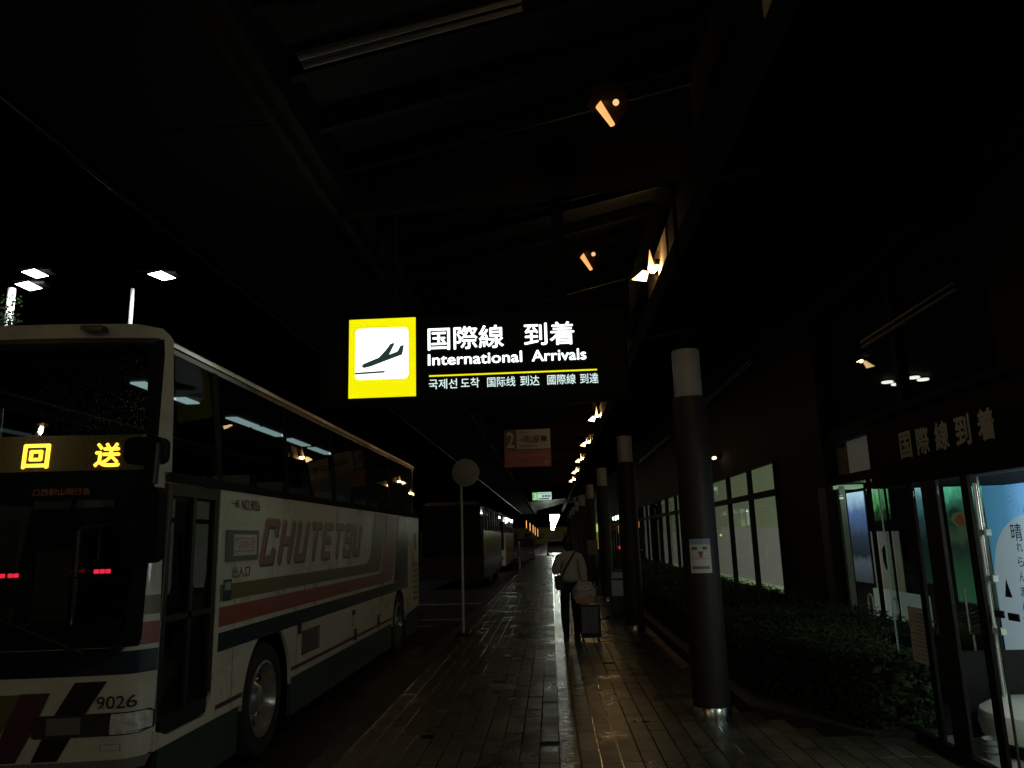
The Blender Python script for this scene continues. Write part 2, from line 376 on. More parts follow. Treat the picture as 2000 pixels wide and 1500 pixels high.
for (xx, yy) in cells:
    if (xx, yy) in nearset: continue
    n0 = len(mb.v); mb.cbox(xx + G / 2, xx + TW - G / 2, yy + G / 2, yy + TL - G / 2, -0.012, 0, 0.003)
    a, b, dz = random.gauss(0, 0.0012), random.gauss(0, 0.005), random.uniform(-0.0005, 0.0006)
    for q in range(n0, len(mb.v)):
        v = mb.v[q]; mb.v[q] = (v[0], v[1], v[2] + dz + (v[0] - xx) * a + (v[1] - yy) * b)
mb.build('paving_tiles_beyond', M['tile'], pav, kind='stuff')
# beyond 41 m: long strips, joints only along the walk
mb = MB()
for i in range(-11, 11):
    xx = i * TW
    if 0.0 <= xx < 0.149: continue
    for k in range(20):
        y0 = 41.1 + k * 1.5
        a = random.gauss(0, 0.003)
        mb.add([(xx + G, y0, 0), (xx + TW - G, y0, a * TW), (xx + TW - G, y0 + 1.49, a * TW), (xx + G, y0 + 1.49, 0)], [(0, 1, 2, 3)])
mb.build('paving_strips_far', M['tile'], pav, kind='stuff')
# guiding strip with bars
mb = MB()
tact = []
for k in range(250):
    y0 = 3.9 + k * 0.15
    m_ = MB().cbox(0.003, 0.147, y0 + .003, y0 + .147, -0.012, 0.0, 0.002)
    for q in range(4): m_.cbox(0.012 + q * 0.034, 0.034 + q * 0.034, y0 + 0.006, y0 + 0.144, 0.0005, 0.0045, 0.002)
    sa, sb = random.gauss(0, .004), random.gauss(0, .012)
    m_.v = [(v[0], v[1], v[2] + (v[0] - .075) * sa + (v[1] - y0 - .075) * sb) for v in m_.v]
    if k < 110: m_.build('guiding_block', M['tactile'], pav)
    else:
        n0 = len(mb.v); mb.v += m_.v; mb.f += [tuple(i + n0 for i in f) for f in m_.f]
mb.build('guiding_blocks_beyond', M['tactile'], pav, kind='stuff')
# kerb
kb = box(-1.86, -1.70, -14, 72, -0.2, -0.02).build('kerb', M['kerb'], kind='structure')
for k in range(70):
    y0 = 3.6 + k * 0.6
    MB().cbox(-1.865, -1.662, y0 + 0.004, y0 + 0.596, -0.199, 0.002, 0.012).build('kerb_stone', M['kerb'], kb)
# planting bed
bed = MB().prism([(1.76, 72), (1.76, 10.4), (1.76, 7.65), (2.1, 7.15), (2.45, 6.52), (4.08, 6.52), (4.08, 72)], -0.19, 0.03, 'z').build('planting_bed', M['soil'], kind='structure')

# ------------------------------------------------------------------ canopy roof
can = thing('canopy_roof', (0, 0, 4.9), 'dark steel canopy roof over the whole walkway and the bus lane', 'canopy')
MB().prism([(-3.95, 5.0), (-3.95, 5.32), (-2.0, 5.5), (2.0, 6.45), (4.1, 6.45), (4.1, 6.3), (1.95, 6.3), (-1.92, 5.4), (-1.95, 5.02), (-2.07, 5.0)], -14, 110, 'y').build('roof_deck', M['ceil'], can)
box(-3.93, -2.10, -14, 110, 4.975, 4.997).build('soffit_panel', M['soffit'], can)
for k in range(0, 40):
    y0 = -12 + k * 1.6
    box(-3.9, -2.12, y0 + .01, y0 + 1.59, 4.955, 4.973).build('soffit_board', M['soffit'], can)
box(-2.095, -2.03, -14, 110, 4.86, 4.995).build('inner_fascia', M['beam'], can)
MB().tube((-3.97, -14, 4.93), (-3.97, 110, 4.93), 0.03).build('gutter_rail', M['gutter'], can, smooth=True)
box(1.62, 1.80, -14, 110, 5.08, 5.5).build('long_beam', M['beam'], can)
ribs = MB()
for k in range(48):
    y0 = 3.0 + k * 0.8
    if abs(((y0 - 7.3 + 0.9) % 6.4) - 0.9) < 0.25: continue
    ribs.prism([(-2.0, 5.22), (-2.0, 5.34), (1.58, 6.17), (1.58, 6.05)], y0, y0 + 0.08, 'y')
ribs.build('ceiling_ribs', M['ceil'], can)
for k in range(-2, 11):
    y0 = 7.3 + 6.4 * k
    MB().prism([(-2.02, 4.88), (-2.02, 5.3), (1.6, 6.1), (1.6, 5.1)], y0 - 0.07, y0 + 0.07, 'y').build('cross_beam', M['beam'], can)
    MB().prism([(1.82, 5.1), (1.82, 6.25), (4.05, 6.25), (4.05, 5.5)], y0 - 0.07, y0 + 0.07, 'y').build('rear_cross_beam', M['beam'], can)

# columns
cols = []
def make_column():
    t = thing('canopy_column', (1.36, 7.3, 0), 'nearest round brown granite column with a pale collar and a paper notice taped on', 'column', 'row of canopy columns')
    c = (1.36, 7.3, 0)
    MB().lathe([(0.172, -0.01), (0.172, 0.105), (0.168, 0.11)], c).build('base_ring', M['chrome'], t, smooth=True)
    MB().lathe([(0.163, 0.108), (0.163, 2.865)], c, n=32).build('shaft', M['granite'], t, smooth=True)
    MB().lathe([(0.128, 2.866), (0.132, 2.87), (0.132, 3.32), (0.128, 3.33)], c, n=32).build('collar', M['collar'], t, smooth=True)
    MB().lathe([(0.025, 3.331), (0.02, 5.3)], c).build('upper_rod', M['deepblack'], t, smooth=True)
    box(1.42, 1.62, 7.22, 7.38, 5.12, 5.3).build('bracket', M['darksteel'], t)
    return t
c0 = make_column()
ords = ['second', 'third', 'fourth', 'fifth', 'sixth', 'seventh', 'eighth', 'ninth']
for k in range(1, 9):
    c = copy_tree(c0); c.location = (1.36, 7.3 + 6.4 * k, 0)
    c['label'] = f'{ords[k-1]} brown granite column of the row, counted from the camera'
for k in (-1, -2):
    c = copy_tree(c0); c.location = (1.36, 7.3 + 6.4 * k, 0)
    c['label'] = ('nearer' if k == -1 else 'farther') + ' brown granite column standing behind the camera, outside the picture'

# canopy spot lamps on the long beam
def make_lamp():
    t = thing('beam_lamp', (1.5, 10.0, 5.1), 'nearest and brightest warm spot lamp on the canopy beam, right of the big sign', 'lamp', 'warm spot lamps along the canopy beam')
    MB().box(1.535, 1.615, 9.94, 10.06, 5.17, 5.25).build('mount', M['darksteel'], t)
    MB().ball((1.50, 10.0, 5.12), 0.040).build('bulb', M['bulb'], t, smooth=True)
    MB().ball((1.572, 10.03, 5.13), 0.030, 8, (1, 1.3, 1)).build('bulb', M['bulb'], t, smooth=True)  # second glowing ball, added to paint the hot spot on the beam
    # open wedge reflector, glowing inside
    MB().add([(1.22, 9.98, 4.99), (1.41, 9.95, 4.945), (1.46, 10.0, 5.10), (1.38, 10.02, 5.13), (1.31, 10.03, 5.07)], [(0, 1, 2, 3, 4)]).add(
        [(1.22, 9.995, 4.99), (1.41, 9.965, 4.945), (1.46, 10.015, 5.10), (1.38, 10.035, 5.13), (1.31, 10.045, 5.07)], [(4, 3, 2, 1, 0)]).build('reflector', M['lampface'], t)
    MB().prism([(1.455, 5.15), (1.535, 5.09), (1.56, 5.12), (1.535, 5.25), (1.497, 5.44)], 10.06, 10.075, 'y').build('spill_fin', M['spillglow'], t)  # lit steel fin, its spilled lamp light painted as emission
    MB().prism([(1.515, 5.03), (1.575, 5.02), (1.58, 5.08), (1.56, 5.10)], 9.93, 9.94, 'y').build('shutter', M['darksteel'], t)
    box(1.606, 1.618, 9.35, 11.2, 5.085, 5.46).build('halo_plate', M['plate'], t)  # pale plate added to catch the bulb's light as a soft halo
    light('lamp_glow', (1.56, 9.97, 5.14), 4.2, (1.0, 0.58, 0.26), 0.04, parent=t)
    return t
l0 = make_lamp()
for k in list(range(1, 7)) + [-1, -2, -3]:
    c = copy_tree(l0); c.location = (1.5, 10.0 + 6.4 * k, 5.1)
    c['label'] = (f'{ords[k-1]} warm spot lamp of the receding row on the canopy beam, counted from the camera' if k > 0 else {-1: 'first', -2: 'second', -3: 'third'}[k] + ' warm spot lamp on the beam behind the camera, outside the picture')
# warm light patches on the ceiling left of the beam, built as added glowing parts
def make_small(yc, lab, s):
    t = thing('ceiling_light_patch', (0.62, yc, 5.2), lab, 'lamp', 'small warm painted light patches on the ceiling')
    x = 0.62
    MB().add([(x - .10, yc, 5.2), (x - .055, yc, 5.255), (x + .055, yc + .005, 5.03), (x + .02, yc + .005, 5.015)], [(0, 1, 2, 3)]).add(
        [(x - .10, yc + .02, 5.2), (x - .055, yc + .02, 5.255), (x + .055, yc + .025, 5.03), (x + .02, yc + .025, 5.015)], [(3, 2, 1, 0)]).build('spill_patch', M['spillglow'], t)  # lit ceiling patch, its light put into the emission
    MB().ball((x + 0.075, yc + 0.02, 5.24), 0.028).build('bulb', emat('warm_glow_spot', (1, .62, .3), 1.0), t, smooth=True)  # glowing ball painting the blurred glow spot on the ceiling
    MB().prism([(x - .17, 5.22), (x - .12, 5.40), (x + .02, 5.47), (x + .17, 5.36), (x + .19, 5.20), (x + .08, 5.06)], yc + .05, yc + .055, 'y').build('halo_back', M['halo_back'], t)  # back plate added behind the ball, catches its glow as a halo
    light('lamp_glow', (x - .015, yc + 0.028, 5.255), 0.035 * s, (1.0, 0.5, 0.2), 0.02, parent=t)
make_small(6.0, 'small warm painted light patch on the ceiling nearest the camera, high above the big sign', 1)
make_small(9.6, 'small warm painted light patch on the ceiling just above the right end of the big sign', 1)

# unlit twin-tube fixture over the walkway
t = thing('fluorescent_fixture', (-0.9, 4.9, 5.2), 'unlit twin tube ceiling fixture sloping across the top of the picture', 'light fixture')
a, b = Vector((-1.70, 4.9, 5.0)), Vector((-0.05, 4.9, 5.37))
def slab(a, b, dy0, dy1, dz0, dz1):
    return MB().add([a + Vector((0, dy0, dz0)), a + Vector((0, dy1, dz0)), a + Vector((0, dy1, dz1)), a + Vector((0, dy0, dz1)),
                     b + Vector((0, dy0, dz0)), b + Vector((0, dy1, dz0)), b + Vector((0, dy1, dz1)), b + Vector((0, dy0, dz1))],
                    [(0, 1, 2, 3), (4, 7, 6, 5), (0, 4, 5, 1), (1, 5, 6, 2), (2, 6, 7, 3), (3, 7, 4, 0)])
slab(a, b, -0.06, 0.14, 0.06, 0.11).build('housing', M['darksteel'], t)
MB().tube(a + Vector((0.02, -0.03, 0.03)), b + Vector((-.02, -0.03, 0.03)), 0.02).build('tube', M['tubeoff'], t, smooth=True)
MB().tube(a + Vector((0.02, 0.07, 0.03)), b + Vector((-.02, 0.07, 0.03)), 0.02).build('tube', M['tubeoff'], t, smooth=True)

# lit fixture of the same kind further back over the walkway, behind the camera
t = thing('fluorescent_fixture', (-0.6, -4.5, 4.8), 'lit twin tube ceiling fixture over the walkway behind the camera, outside the picture', 'light fixture')
box(-1.4, 0.2, -4.6, -4.4, 4.86, 4.92).build('housing', M['darksteel'], t)
for yy in (-4.56, -4.44): MB().tube((-1.38, yy, 4.83), (.18, yy, 4.83), .02).build('tube', M['cooltube'], t, smooth=True)
light('tube_glow', (-.6, -4.5, 4.7), LITP, (.93, 1, .92), .35, parent=t)

# far row of lit cross tubes
names = ['nearest of the far', 'second of the far', 'third of the far', 'fourth of the far', 'fifth of the far', 'sixth of the far', 'seventh of the far', 'eighth of the far', 'farthest of the']
ys = [92, 100, 109, 120, 133, 149, 170, 200, 245]
for i, yy in enumerate(ys):
    t = thing('cross_tube_light', (0.45, yy, 4.2), f'{names[i]} lit white cross tubes hanging over the end of the walkway', 'light fixture', 'lit white cross tubes at the far end')
    wd = 0.55 - i * 0.008
    box(0.47 - wd, 0.47 + wd, yy, yy + 0.25, 4.22, 4.4).build('housing', M['darksteel'], t)
    box(0.47 - wd, 0.47 + wd, yy - 0.08, yy + 0.3, 4.03, 4.22).build('tube', M['cooltube'], t)
light('tube_glow', (0.45, 95, 3.9), 160, (0.85, 1, 0.92), 0.5, parent=bpy.data.objects['cross_tube_light'])

# ------------------------------------------------------------------ hanging signs
def hanging(t, x, y, z0):
    box(x - 0.06, x + 0.06, y + 0.06, y + 0.14, z0, 5.5).build('hanger', M['matteblack'], t)
Y = 7.5
s1 = thing('arrivals_sign', (-0.7, Y, 3.0), 'big hanging sign reading International Arrivals with yellow aeroplane panel', 'sign')
box(-2.28, 0.83, Y + 0.004, Y + 0.24, 2.965, 3.875).build('casing', M['signface'], s1)
for nm, bb in (('frame', (-2.28, 0.83, 3.855, 3.875)), ('frame', (-2.28, 0.83, 2.965, 2.985)), ('frame', (0.81, 0.83, 2.985, 3.855)), ('frame', (-2.28, -2.26, 2.985, 3.855))):
    box(bb[0], bb[1], Y - 0.008, Y + 0.002, bb[2], bb[3]).build(nm, M['deepblack'], s1)
box(-1.982, -1.299, Y - 0.004, Y + 0.002, 3.027, 3.845).build('yellow_panel', M['signyellow'], s1)
def rrect(x0, x1, z0, z1, r, n=5):
    pts = []
    for cx, cz, a0 in ((x1 - r, z1 - r, 0), (x0 + r, z1 - r, 90), (x0 + r, z0 + r, 180), (x1 - r, z0 + r, 270)):
        for k in range(n + 1):
            a = math.radians(a0 + 90 * k / n); pts.append((cx + r * math.cos(a), cz + r * math.sin(a)))
    return pts
MB().prism(rrect(-1.915, -1.374, 3.212, 3.745, 0.045), Y - 0.008, Y - 0.0045, 'y').build('white_field', M['signwhite'], s1)
pl = [(-1.845, 3.345), (-1.843, 3.365), (-1.825, 3.378), (-1.675, 3.435), (-1.60, 3.515), (-1.555, 3.575), (-1.51, 3.585), (-1.515, 3.57), (-1.568, 3.462), (-1.485, 3.492), (-1.452, 3.552), (-1.417, 3.556), (-1.432, 3.468), (-1.44, 3.455), (-1.55, 3.418), (-1.76, 3.345), (-1.825, 3.332)]
MB().prism(pl, Y - 0.012, Y - 0.0085, 'y').build('aeroplane_pictogram', M['signdark'], s1)
MB().prism([(-1.915, 3.268), (-1.915, 3.288), (-1.612, 3.297), (-1.612, 3.277)], Y - 0.012, Y - 0.0085, 'y').build('runway_bar', M['signdark'], s1)
MB().prism(rrect(-1.794, -1.782, 3.322, 3.334, 0.005), Y - 0.012, Y - 0.0085, 'y').build('wheel_dot', M['signdark'], s1)
o = lambda x, z: (x, Y, z)
text('lettering', '国際線', o(-1.172, 3.492), FX, UZ, 0.765, 0.235, M['signwhite'], s1, bold=0.012)
text('lettering', '到着', o(-0.195, 3.497), FX, UZ, 0.50, 0.235, M['signwhite'], s1, bold=0.012)
text('lettering', 'International', o(-1.172, 3.335), FX, UZ, 0.945, 0.112, M['signwhite'], s1, bold=0.016)
text('lettering', 'Arrivals', o(-0.125, 3.335), FX, UZ, 0.54, 0.112, M['signwhite'], s1, bold=0.016)
box(-1.165, 0.517, Y - 0.004, Y + 0.002, 3.218, 3.233).build('yellow_line', M['signyline'], s1)
for body, x, wd in (('국제선', -1.168, 0.285), ('도착', -0.845, 0.185), ('国际线', -0.58, 0.28), ('到达', -0.25, 0.19), ('國際線', 0.02, 0.28), ('到達', 0.345, 0.18)):
    text('lettering', body, o(x, 3.09), FX, UZ, wd, 0.10, M['signwhite2'], s1, bold=0.008)
hanging(s1, -1.574, Y, 3.875); hanging(s1, 0.19, Y, 3.875)

M['redpanel'] = mat('unlit_red_panel', (0.42, 0.13, 0.13), 0.4)
M['maroonbox'] = mat('unlit_maroon_box', (0.20, 0.12, 0.13), 0.4)
M['greylet'] = mat('grey_sign_letters', (0.10, 0.09, 0.11), 0.5)
M['pinklet'] = mat('pink_sign_letters', (0.55, 0.26, 0.26), 0.5)
s2 = thing('bus_stop_sign', (-0.47, 18, 3.25), 'unlit white and red hanging board with the numeral 2', 'sign')
box(-1.03, 0.065, 18.004, 18.2, 3.245, 4.125).build('casing', M['greypl'], s2)
box(-0.735, 0.06, 17.99, 18.0, 3.66, 4.12).build('white_panel', M['paper'], s2)
box(-1.025, -0.737, 17.99, 18.0, 3.66, 4.12).build('number_panel', M['maroonbox'], s2)
box(-1.025, 0.06, 17.99, 18.0, 3.25, 3.63).build('red_panel', M['redpanel'], s2)
text('numeral', '2', (-0.96, 17.988, 3.70), FX, UZ, 0.17, 0.36, M['paper'], s2, bold=0.02)
text('lettering', '中鉄バス', (-0.66, 17.988, 4.03), FX, UZ, 0.18, 0.05, M['greylet'], s2)
text('lettering', '→岡山駅', (-0.66, 17.988, 3.80), FX, UZ, 0.46, 0.17, M['greylet'], s2, bold=0.02)
MB().prism(rrect(-0.16, -0.02, 3.83, 3.96, 0.03), 17.984, 17.988, 'y').build('bus_symbol', M['greylet'], s2)
text('lettering', '岡山駅西口', (-0.66, 17.988, 3.70), FX, UZ, 0.40, 0.055, M['greylet'], s2, bold=0.01)
text('lettering', 'JR Okayama Sta.', (-0.95, 17.988, 3.44), FX, UZ, 0.95, 0.12, M['pinklet'], s2, bold=0.01)
MB().prism(rrect(-0.09, 0.0, 3.30, 3.39, 0.02), 17.984, 17.988, 'y').build('small_symbol', M['pinklet'], s2)
hanging(s2, -0.75, 18, 4.125); hanging(s2, -0.2, 18, 4.125)
M['s3w'] = emat('lit_pale_panel', (0.50, 0.72, 0.62), 0.9); M['s3g'] = emat('lit_green_panel', (0.22, 0.55, 0.10), 0.7)
s3 = thing('bus_stop_sign', (-0.43, 43, 3.65), 'small lit hanging board with a green numeral 3 panel, far down the walkway', 'sign')
box(-0.98, 0.11, 43.004, 43.2, 3.63, 4.10).build('casing', M['darksteel'], s3)
box(-0.68, 0.095, 42.99, 43.0, 3.65, 4.08).build('white_panel', M['s3w'], s3)
box(-0.965, -0.682, 42.99, 43.0, 3.65, 4.08).build('green_panel', M['s3g'], s3)
text('numeral', '3', (-0.91, 42.985, 3.70), FX, UZ, 0.17, 0.32, M['s3w'], s3, bold=0.03)
text('lettering', '倉敷駅', (-0.45, 42.985, 3.80), FX, UZ, 0.50, 0.13, M['greylet'], s3, bold=0.02)
text('lettering', 'KURASHIKI STA.', (-0.64, 42.985, 3.985), FX, UZ, 0.62, 0.05, M['greylet'], s3, bold=0.02)
box(-0.62, -0.05, 42.985, 42.989, 3.69, 3.75).build('dark_bar', M['blacktext'], s3)
hanging(s3, -0.43, 43, 4.10)

# round bus stop marker
t = thing('bus_stop_pole', (-1.53, 13.6, 0), 'round blank bus stop disc on a slim pale pole at the kerb', 'bus stop pole')
MB().lathe([(0.24, -0.012), (0.245, -0.008), (0.245, 0.008), (0.24, 0.012)], (-1.475, 13.6, 2.775), 'y', 40).build('disc', M['collar'], t, smooth=True)
MB().tube((-1.56, 13.63, 2.66), (-1.56, 13.63, 0.0), 0.023).build('pole', M['white'], t, smooth=True)
MB().lathe([(0.14, -0.005), (0.14, 0.03), (0.05, 0.05)], (-1.56, 13.63, 0), 'z', 20).build('foot', M['darksteel'], t, smooth=True)

# ------------------------------------------------------------------ the coach
XS = -2.58
bus = thing('coach', (-3.8, 5.0, -0.2), 'parked cream highway coach 9026 with red and navy stripes, left of the walkway', 'bus')
WZ = 0.285; WF = 7.08; WR = 13.2
def arch(yc, r, n=14): return [(yc + r * math.cos(math.pi * k / n), WZ + r * math.sin(math.pi * k / n)) for k in range(n + 1)]
# right side lower panel with arches, cut at door
aF = arch(7.15, 0.60); aR = arch(13.2, 0.56)
side = [(6.03, 0.34), (6.03, 2.045), (15.1, 2.045), (15.1, 0.42)] + [(13.76, 0.34)] + aR + [(12.64, 0.34), (7.75, 0.34)] + aF + [(6.55, 0.34)]
MB().prism(side, XS - 0.03, XS, 'x').build('side_panel', M['cream'], bus)
MB().prism([(5.12, 0.34), (5.12, 0.46), (5.3, 0.40), (5.85, 0.40), (5.95, 0.52), (5.97, 2.045), (6.028, 2.045), (6.028, 0.34)], XS - 0.03, XS, 'x').build('door_post_panel', M['cream'], bus)
# left side plain
box(-5.02, -4.99, 5.1, 15.1, 0.2, 2.045).build('far_side_panel', M['cream'], bus)
# skirts
for (a, b) in ((5.2, 6.5), (7.80, 12.6), (13.8, 15.0)):
    box(XS - 0.05, XS - 0.012, a, b, -0.02, 0.338).build('skirt', M['teal'], bus)
box(-4.98, -2.64, 7.9, 12.5, 0.05, 0.33).build('luggage_floor', M['black'], bus)
box(-4.98, -2.63, 5.3, 15.0, 0.86, 0.95).build('bus_floor', M['black'], bus)
# wheel housings
for yc, r in ((7.15, 0.60), (13.2, 0.56)):
    box(-4.9, -3.1, yc - r, yc + r, -0.0, 0.85).build('wheel_housing', M['black'], bus)
# panel joints, hatch lines
for yj, z0, z1 in ((6.32, 0.35, 1.18), (9.35, 0.82, 2.03), (10.75, 0.35, 0.81), (7.9, 0.35, 0.81), (13.9, 0.9, 2.03)):
    box(XS, XS + 0.0012, yj, yj + 0.006, z0, z1).build('panel_joint', M['black'], bus)
# livery
def stripe(name, y0, y1, z0, z1, m, off=0.003): return box(XS + 0.0005, XS + off, y0, y1, z0, z1).build(name, m, bus)
stripe('olive_band', 6.25, 10.98, 1.19, 1.315, M['olive'])
stripe('olive_band', 6.03, 6.075, 1.19, 1.315, M['olive'])
MB().prism([(10.6, 1.317), (10.98, 1.19), (11.62, 1.19), (11.72, 1.24), (12.13, 2.025), (11.4, 2.025), (11.08, 1.44), (10.98, 1.355), (10.85, 1.317)], XS + 0.0005, XS + 0.0032, 'x').build('olive_upright', M['olive'], bus)
stripe('red_band', 6.03, 12.0, 1.0, 1.145, M['red'])
MB().prism([(12.002, 1.0), (12.45, 1.0), (12.62, 1.08), (13.0, 2.02), (12.22, 2.02), (11.80, 1.147), (12.002, 1.147)], XS + 0.0005, XS + 0.0032, 'x').build('red_upright', M['pink'], bus)
stripe('navy_band', 6.03, 13.95, 0.815, 0.955, M['navy'])
MB().prism([(12.75, .957), (13.95, .957), (13.95, 2.02), (13.12, 2.02)], XS + .0005, XS + .003, 'x').build('navy_upright', M['navy'], bus)
for a, b in ((6.03, 6.54), (7.76, 12.62)):
    stripe('pink_pinstripe', a, b, 0.40, 0.435, M['purple'])
# rear vents and rear corner
for k in range(7):
    box(XS, XS + 0.006, 14.5, 14.95, 0.55 + k * 0.1, 0.60 + k * 0.1).build('vent_slat', M['greypl'], bus)
box(XS, XS + 0.003, 14.62, 14.82, 1.45, 1.75).build('rear_vent', M['greypl'], bus)
# small hatch vent and latches
gv = box(XS + 0.0005, XS + 0.005, 8.06, 8.60, 0.50, 0.74).build('side_grille', M['greypl'], bus)
for k in range(8): box(XS + 0.005, XS + 0.009, 8.08, 8.58, 0.51 + k * 0.028, 0.522 + k * 0.028).build('grille_slat', M['black'], gv)
box(XS + 0.0005, XS + 0.004, 8.62, 8.68, 0.50, 0.74).build('grille_edge', M['greypl'], bus)
for yh, zh in ((7.93, 0.72), (10.2, 0.38), (11.55, 0.42)):
    box(XS, XS + 0.012, yh, yh + 0.09, zh, zh + 0.14).build('latch', M['black'], bus)
box(XS, XS + 0.012, 10.1, 10.2, 0.70, 0.76).build('side_marker', M['black'], bus)
# number text, destination box, entrance text
text('lettering', '一般', (XS, 6.16, 1.918), SY, UZ, 0.17, 0.062, M['blacktext'], bus, bold=0.01)
text('lettering', 'NO.9026', (XS, 6.38, 1.905), SY, UZ, 0.41, 0.085, M['blacktext'], bus, bold=0.012)
db = box(XS, XS + 0.015, 6.09, 6.76, 1.485, 1.735).build('destination_box', M['greypl'], bus)
box(XS + 0.0155, XS + 0.018, 6.22, 6.71, 1.53, 1.70).build('paper_panel', M['paper'], db)
text('lettering', 'ノンストップ', (XS + 0.019, 6.31, 1.58), SY, UZ, 0.34, 0.075, M['red'], db, bold=0.012)
box(XS + 0.0185, XS + 0.0195, 6.30, 6.66, 1.665, 1.671).build('print_line', M['red'], db)
box(XS + 0.0185, XS + 0.0195, 6.30, 6.66, 1.562, 1.568).build('print_line', M['red'], db)
text('lettering', '高速', (XS + 0.019, 6.235, 1.545), SY, UZ, 0.05, 0.03, M['navytext'], db)
text('lettering', '山', (XS + 0.019, 6.235, 1.645), SY, UZ, 0.045, 0.04, M['navytext'], db)
text('lettering', '出入口', (XS, 6.245, 1.352), SY, UZ, 0.36, 0.092, M['blacktext'], bus, bold=0.006)
st = box(XS + 0.0005, XS + 0.004, 6.085, 6.238, 1.185, 1.35).build('sticker', M['navy'], bus)
box(XS + 0.0042, XS + 0.006, 6.10, 6.22, 1.265, 1.33).build('sticker_print', mat('pale_teal_print', (0.2, 0.3, 0.28), 0.5), st)
text('lettering', 'ETC', (XS + 0.005, 6.115, 1.275), SY, UZ, 0.09, 0.035, M['paper'], st)
# big italic letters built of bars with a dark lower edge
def bars(ch):
    w_, t_ = 0.35, 0.088
    L = {'C': [(0, t_, 0, 1), (0, w_, 0.81, 1), (0, w_, 0, .19), (w_ - t_, w_, .62, 1), (w_ - t_, w_, 0, .36)],
         'H': [(0, t_, 0, 1), (w_ - t_, w_, 0, 1), (0, w_, .42, .60)],
         'U': [(0, t_, 0, 1), (w_ - t_, w_, 0, 1), (0, w_, 0, .19)],
         'T': [(w_ / 2 - t_ / 2, w_ / 2 + t_ / 2, 0, 1), (0, w_, .81, 1)],
         'E': [(0, t_, 0, 1), (0, w_, .81, 1), (0, w_, 0, .19), (0, w_ * .9, .42, .60)],
         'S': [(0, w_, .81, 1), (0, w_, 0, .19), (0, w_, .42, .60), (0, t_, .5, 1), (w_ - t_, w_, 0, .5), (w_ - t_, w_, .66, 1), (0, t_, 0, .34)]}
    return L[ch]
def letter(ch, y0, z0, h, dy, dz, off, m, nm):
    mb = MB(); sh = 0.17
    for (a, b, c, d) in bars(ch):
        z_a, z_b = c * h, d * h; ch_ = 0.018
        ps = [(a + ch_, z_a), (b - ch_, z_a), (b, z_a + ch_), (b, z_b - ch_), (b - ch_, z_b), (a + ch_, z_b), (a, z_b - ch_), (a, z_a + ch_)]
        mb.add([(XS + off, y0 + dy + p[0] + sh * p[1] / h, z0 + dz + p[1]) for p in ps], [tuple(range(8))])
        off += 0.00012
    mb.build(nm, m, bus)
for i, ch in enumerate('CHUTETSU'):
    y0 = 6.80 + i * 0.462
    letter(ch, y0, 1.44, 0.41, 0.03, -0.022, 0.0015, M['navytext'], 'letter_shadow')
    letter(ch, y0, 1.44, 0.41, 0, 0, 0.0035, M['pink'], 'lettering')
# window band: sills, pillars, panes leaning inwards
XT = -2.668   # at z 3.02
def lean(z): return XS - 0.006 + (XT - XS) * (z - 2.05) / 0.97
MB().add([(lean(2.05) + 0.012, 5.12, 2.045), (lean(2.05) + 0.012, 15.1, 2.045), (lean(2.11) + 0.012, 15.1, 2.115), (lean(2.11) + 0.012, 5.12, 2.115)], [(0, 1, 2, 3)]).build('window_sill_rail', M['matteblack'], bus)
bounds = [5.95, 7.55, 9.25, 10.95, 12.65, 14.3, 15.05]
for i in range(len(bounds) - 1):
    a, b = bounds[i] + 0.06, bounds[i + 1] - 0.06
    fr = MB()
    tv, ty_ = (0, .010, -.006, .008, -.004, .006)[i], (0, .004, -.005, .003, -.004, .002)[i]
    fr.add([(lean(2.1) + ty_ - .004, a, 2.1), (lean(2.1) - ty_ - .004, b, 2.1), (lean(2.98) - ty_ - tv - .008, b, 2.98), (lean(2.98) + ty_ - tv - .008, a, 2.98)], [(0, 1, 2, 3)])
    wn_ = MB().add([(lean(2.1) + 0.004, bounds[i] - 0.05, 2.1), (lean(2.1) + 0.004, bounds[i] + 0.058, 2.1), (lean(2.98) + 0.004, bounds[i] + 0.058, 2.98), (lean(2.98) + 0.004, bounds[i] - 0.05, 2.98)], [(0, 1, 2, 3)]).build('window_pillar', M['matteblack'], bus)
    fr.build('window_pane', M['busglass'], bus)
MB().add([(lean(2.98) + .004, 5.12, 2.975), (lean(2.98) + .004, 15.1, 2.975), (lean(3.05) + .004, 15.1, 3.06), (lean(3.05) + .004, 5.12, 3.06)], [(0, 1, 2, 3)]).build('window_head', M['black'], bus)
# pane above door
MB().add([(lean(2.1), 5.28, 2.1), (lean(2.1), 5.89, 2.1), (lean(2.98), 5.89, 2.98), (lean(2.98), 5.28, 2.98)], [(0, 1, 2, 3)]).build('door_head_pane', M['mattepane'], bus)
# roof
rf = MB(); n = 18
sec = []
for k in range(n + 1):
    u = -1 + 2 * k / n
    x = -3.8 + 1.145 * (abs(u) ** 0.7 if u > 0 else -(abs(u) ** 0.7)); z = 3.05 + 0.115 * (1 - abs(u) ** 6)
    sec.append((x, z))
sec = [(-4.95, 3.02)] + sec + [(-2.655, 3.02)]
mbr = MB(); m_ = len(sec)
ysr = [5.15, 5.3, 5.6, 15.0, 15.15]
for j, yy in enumerate(ysr):
    dz = (-0.008, 0, 0, 0, -0.04)[j]
    for (x, z) in sec: mbr.v.append((x, yy, z + dz if z > 3.03 else z))
for j in range(len(ysr) - 1):
    for k in range(m_ - 1): mbr.f.append((j * m_ + k, j * m_ + k + 1, (j + 1) * m_ + k + 1, (j + 1) * m_ + k))
mbr.f.append(tuple(range((len(ysr) - 1) * m_, len(ysr) * m_)))
mbr.build('roof', M['cream'], bus, smooth=True)
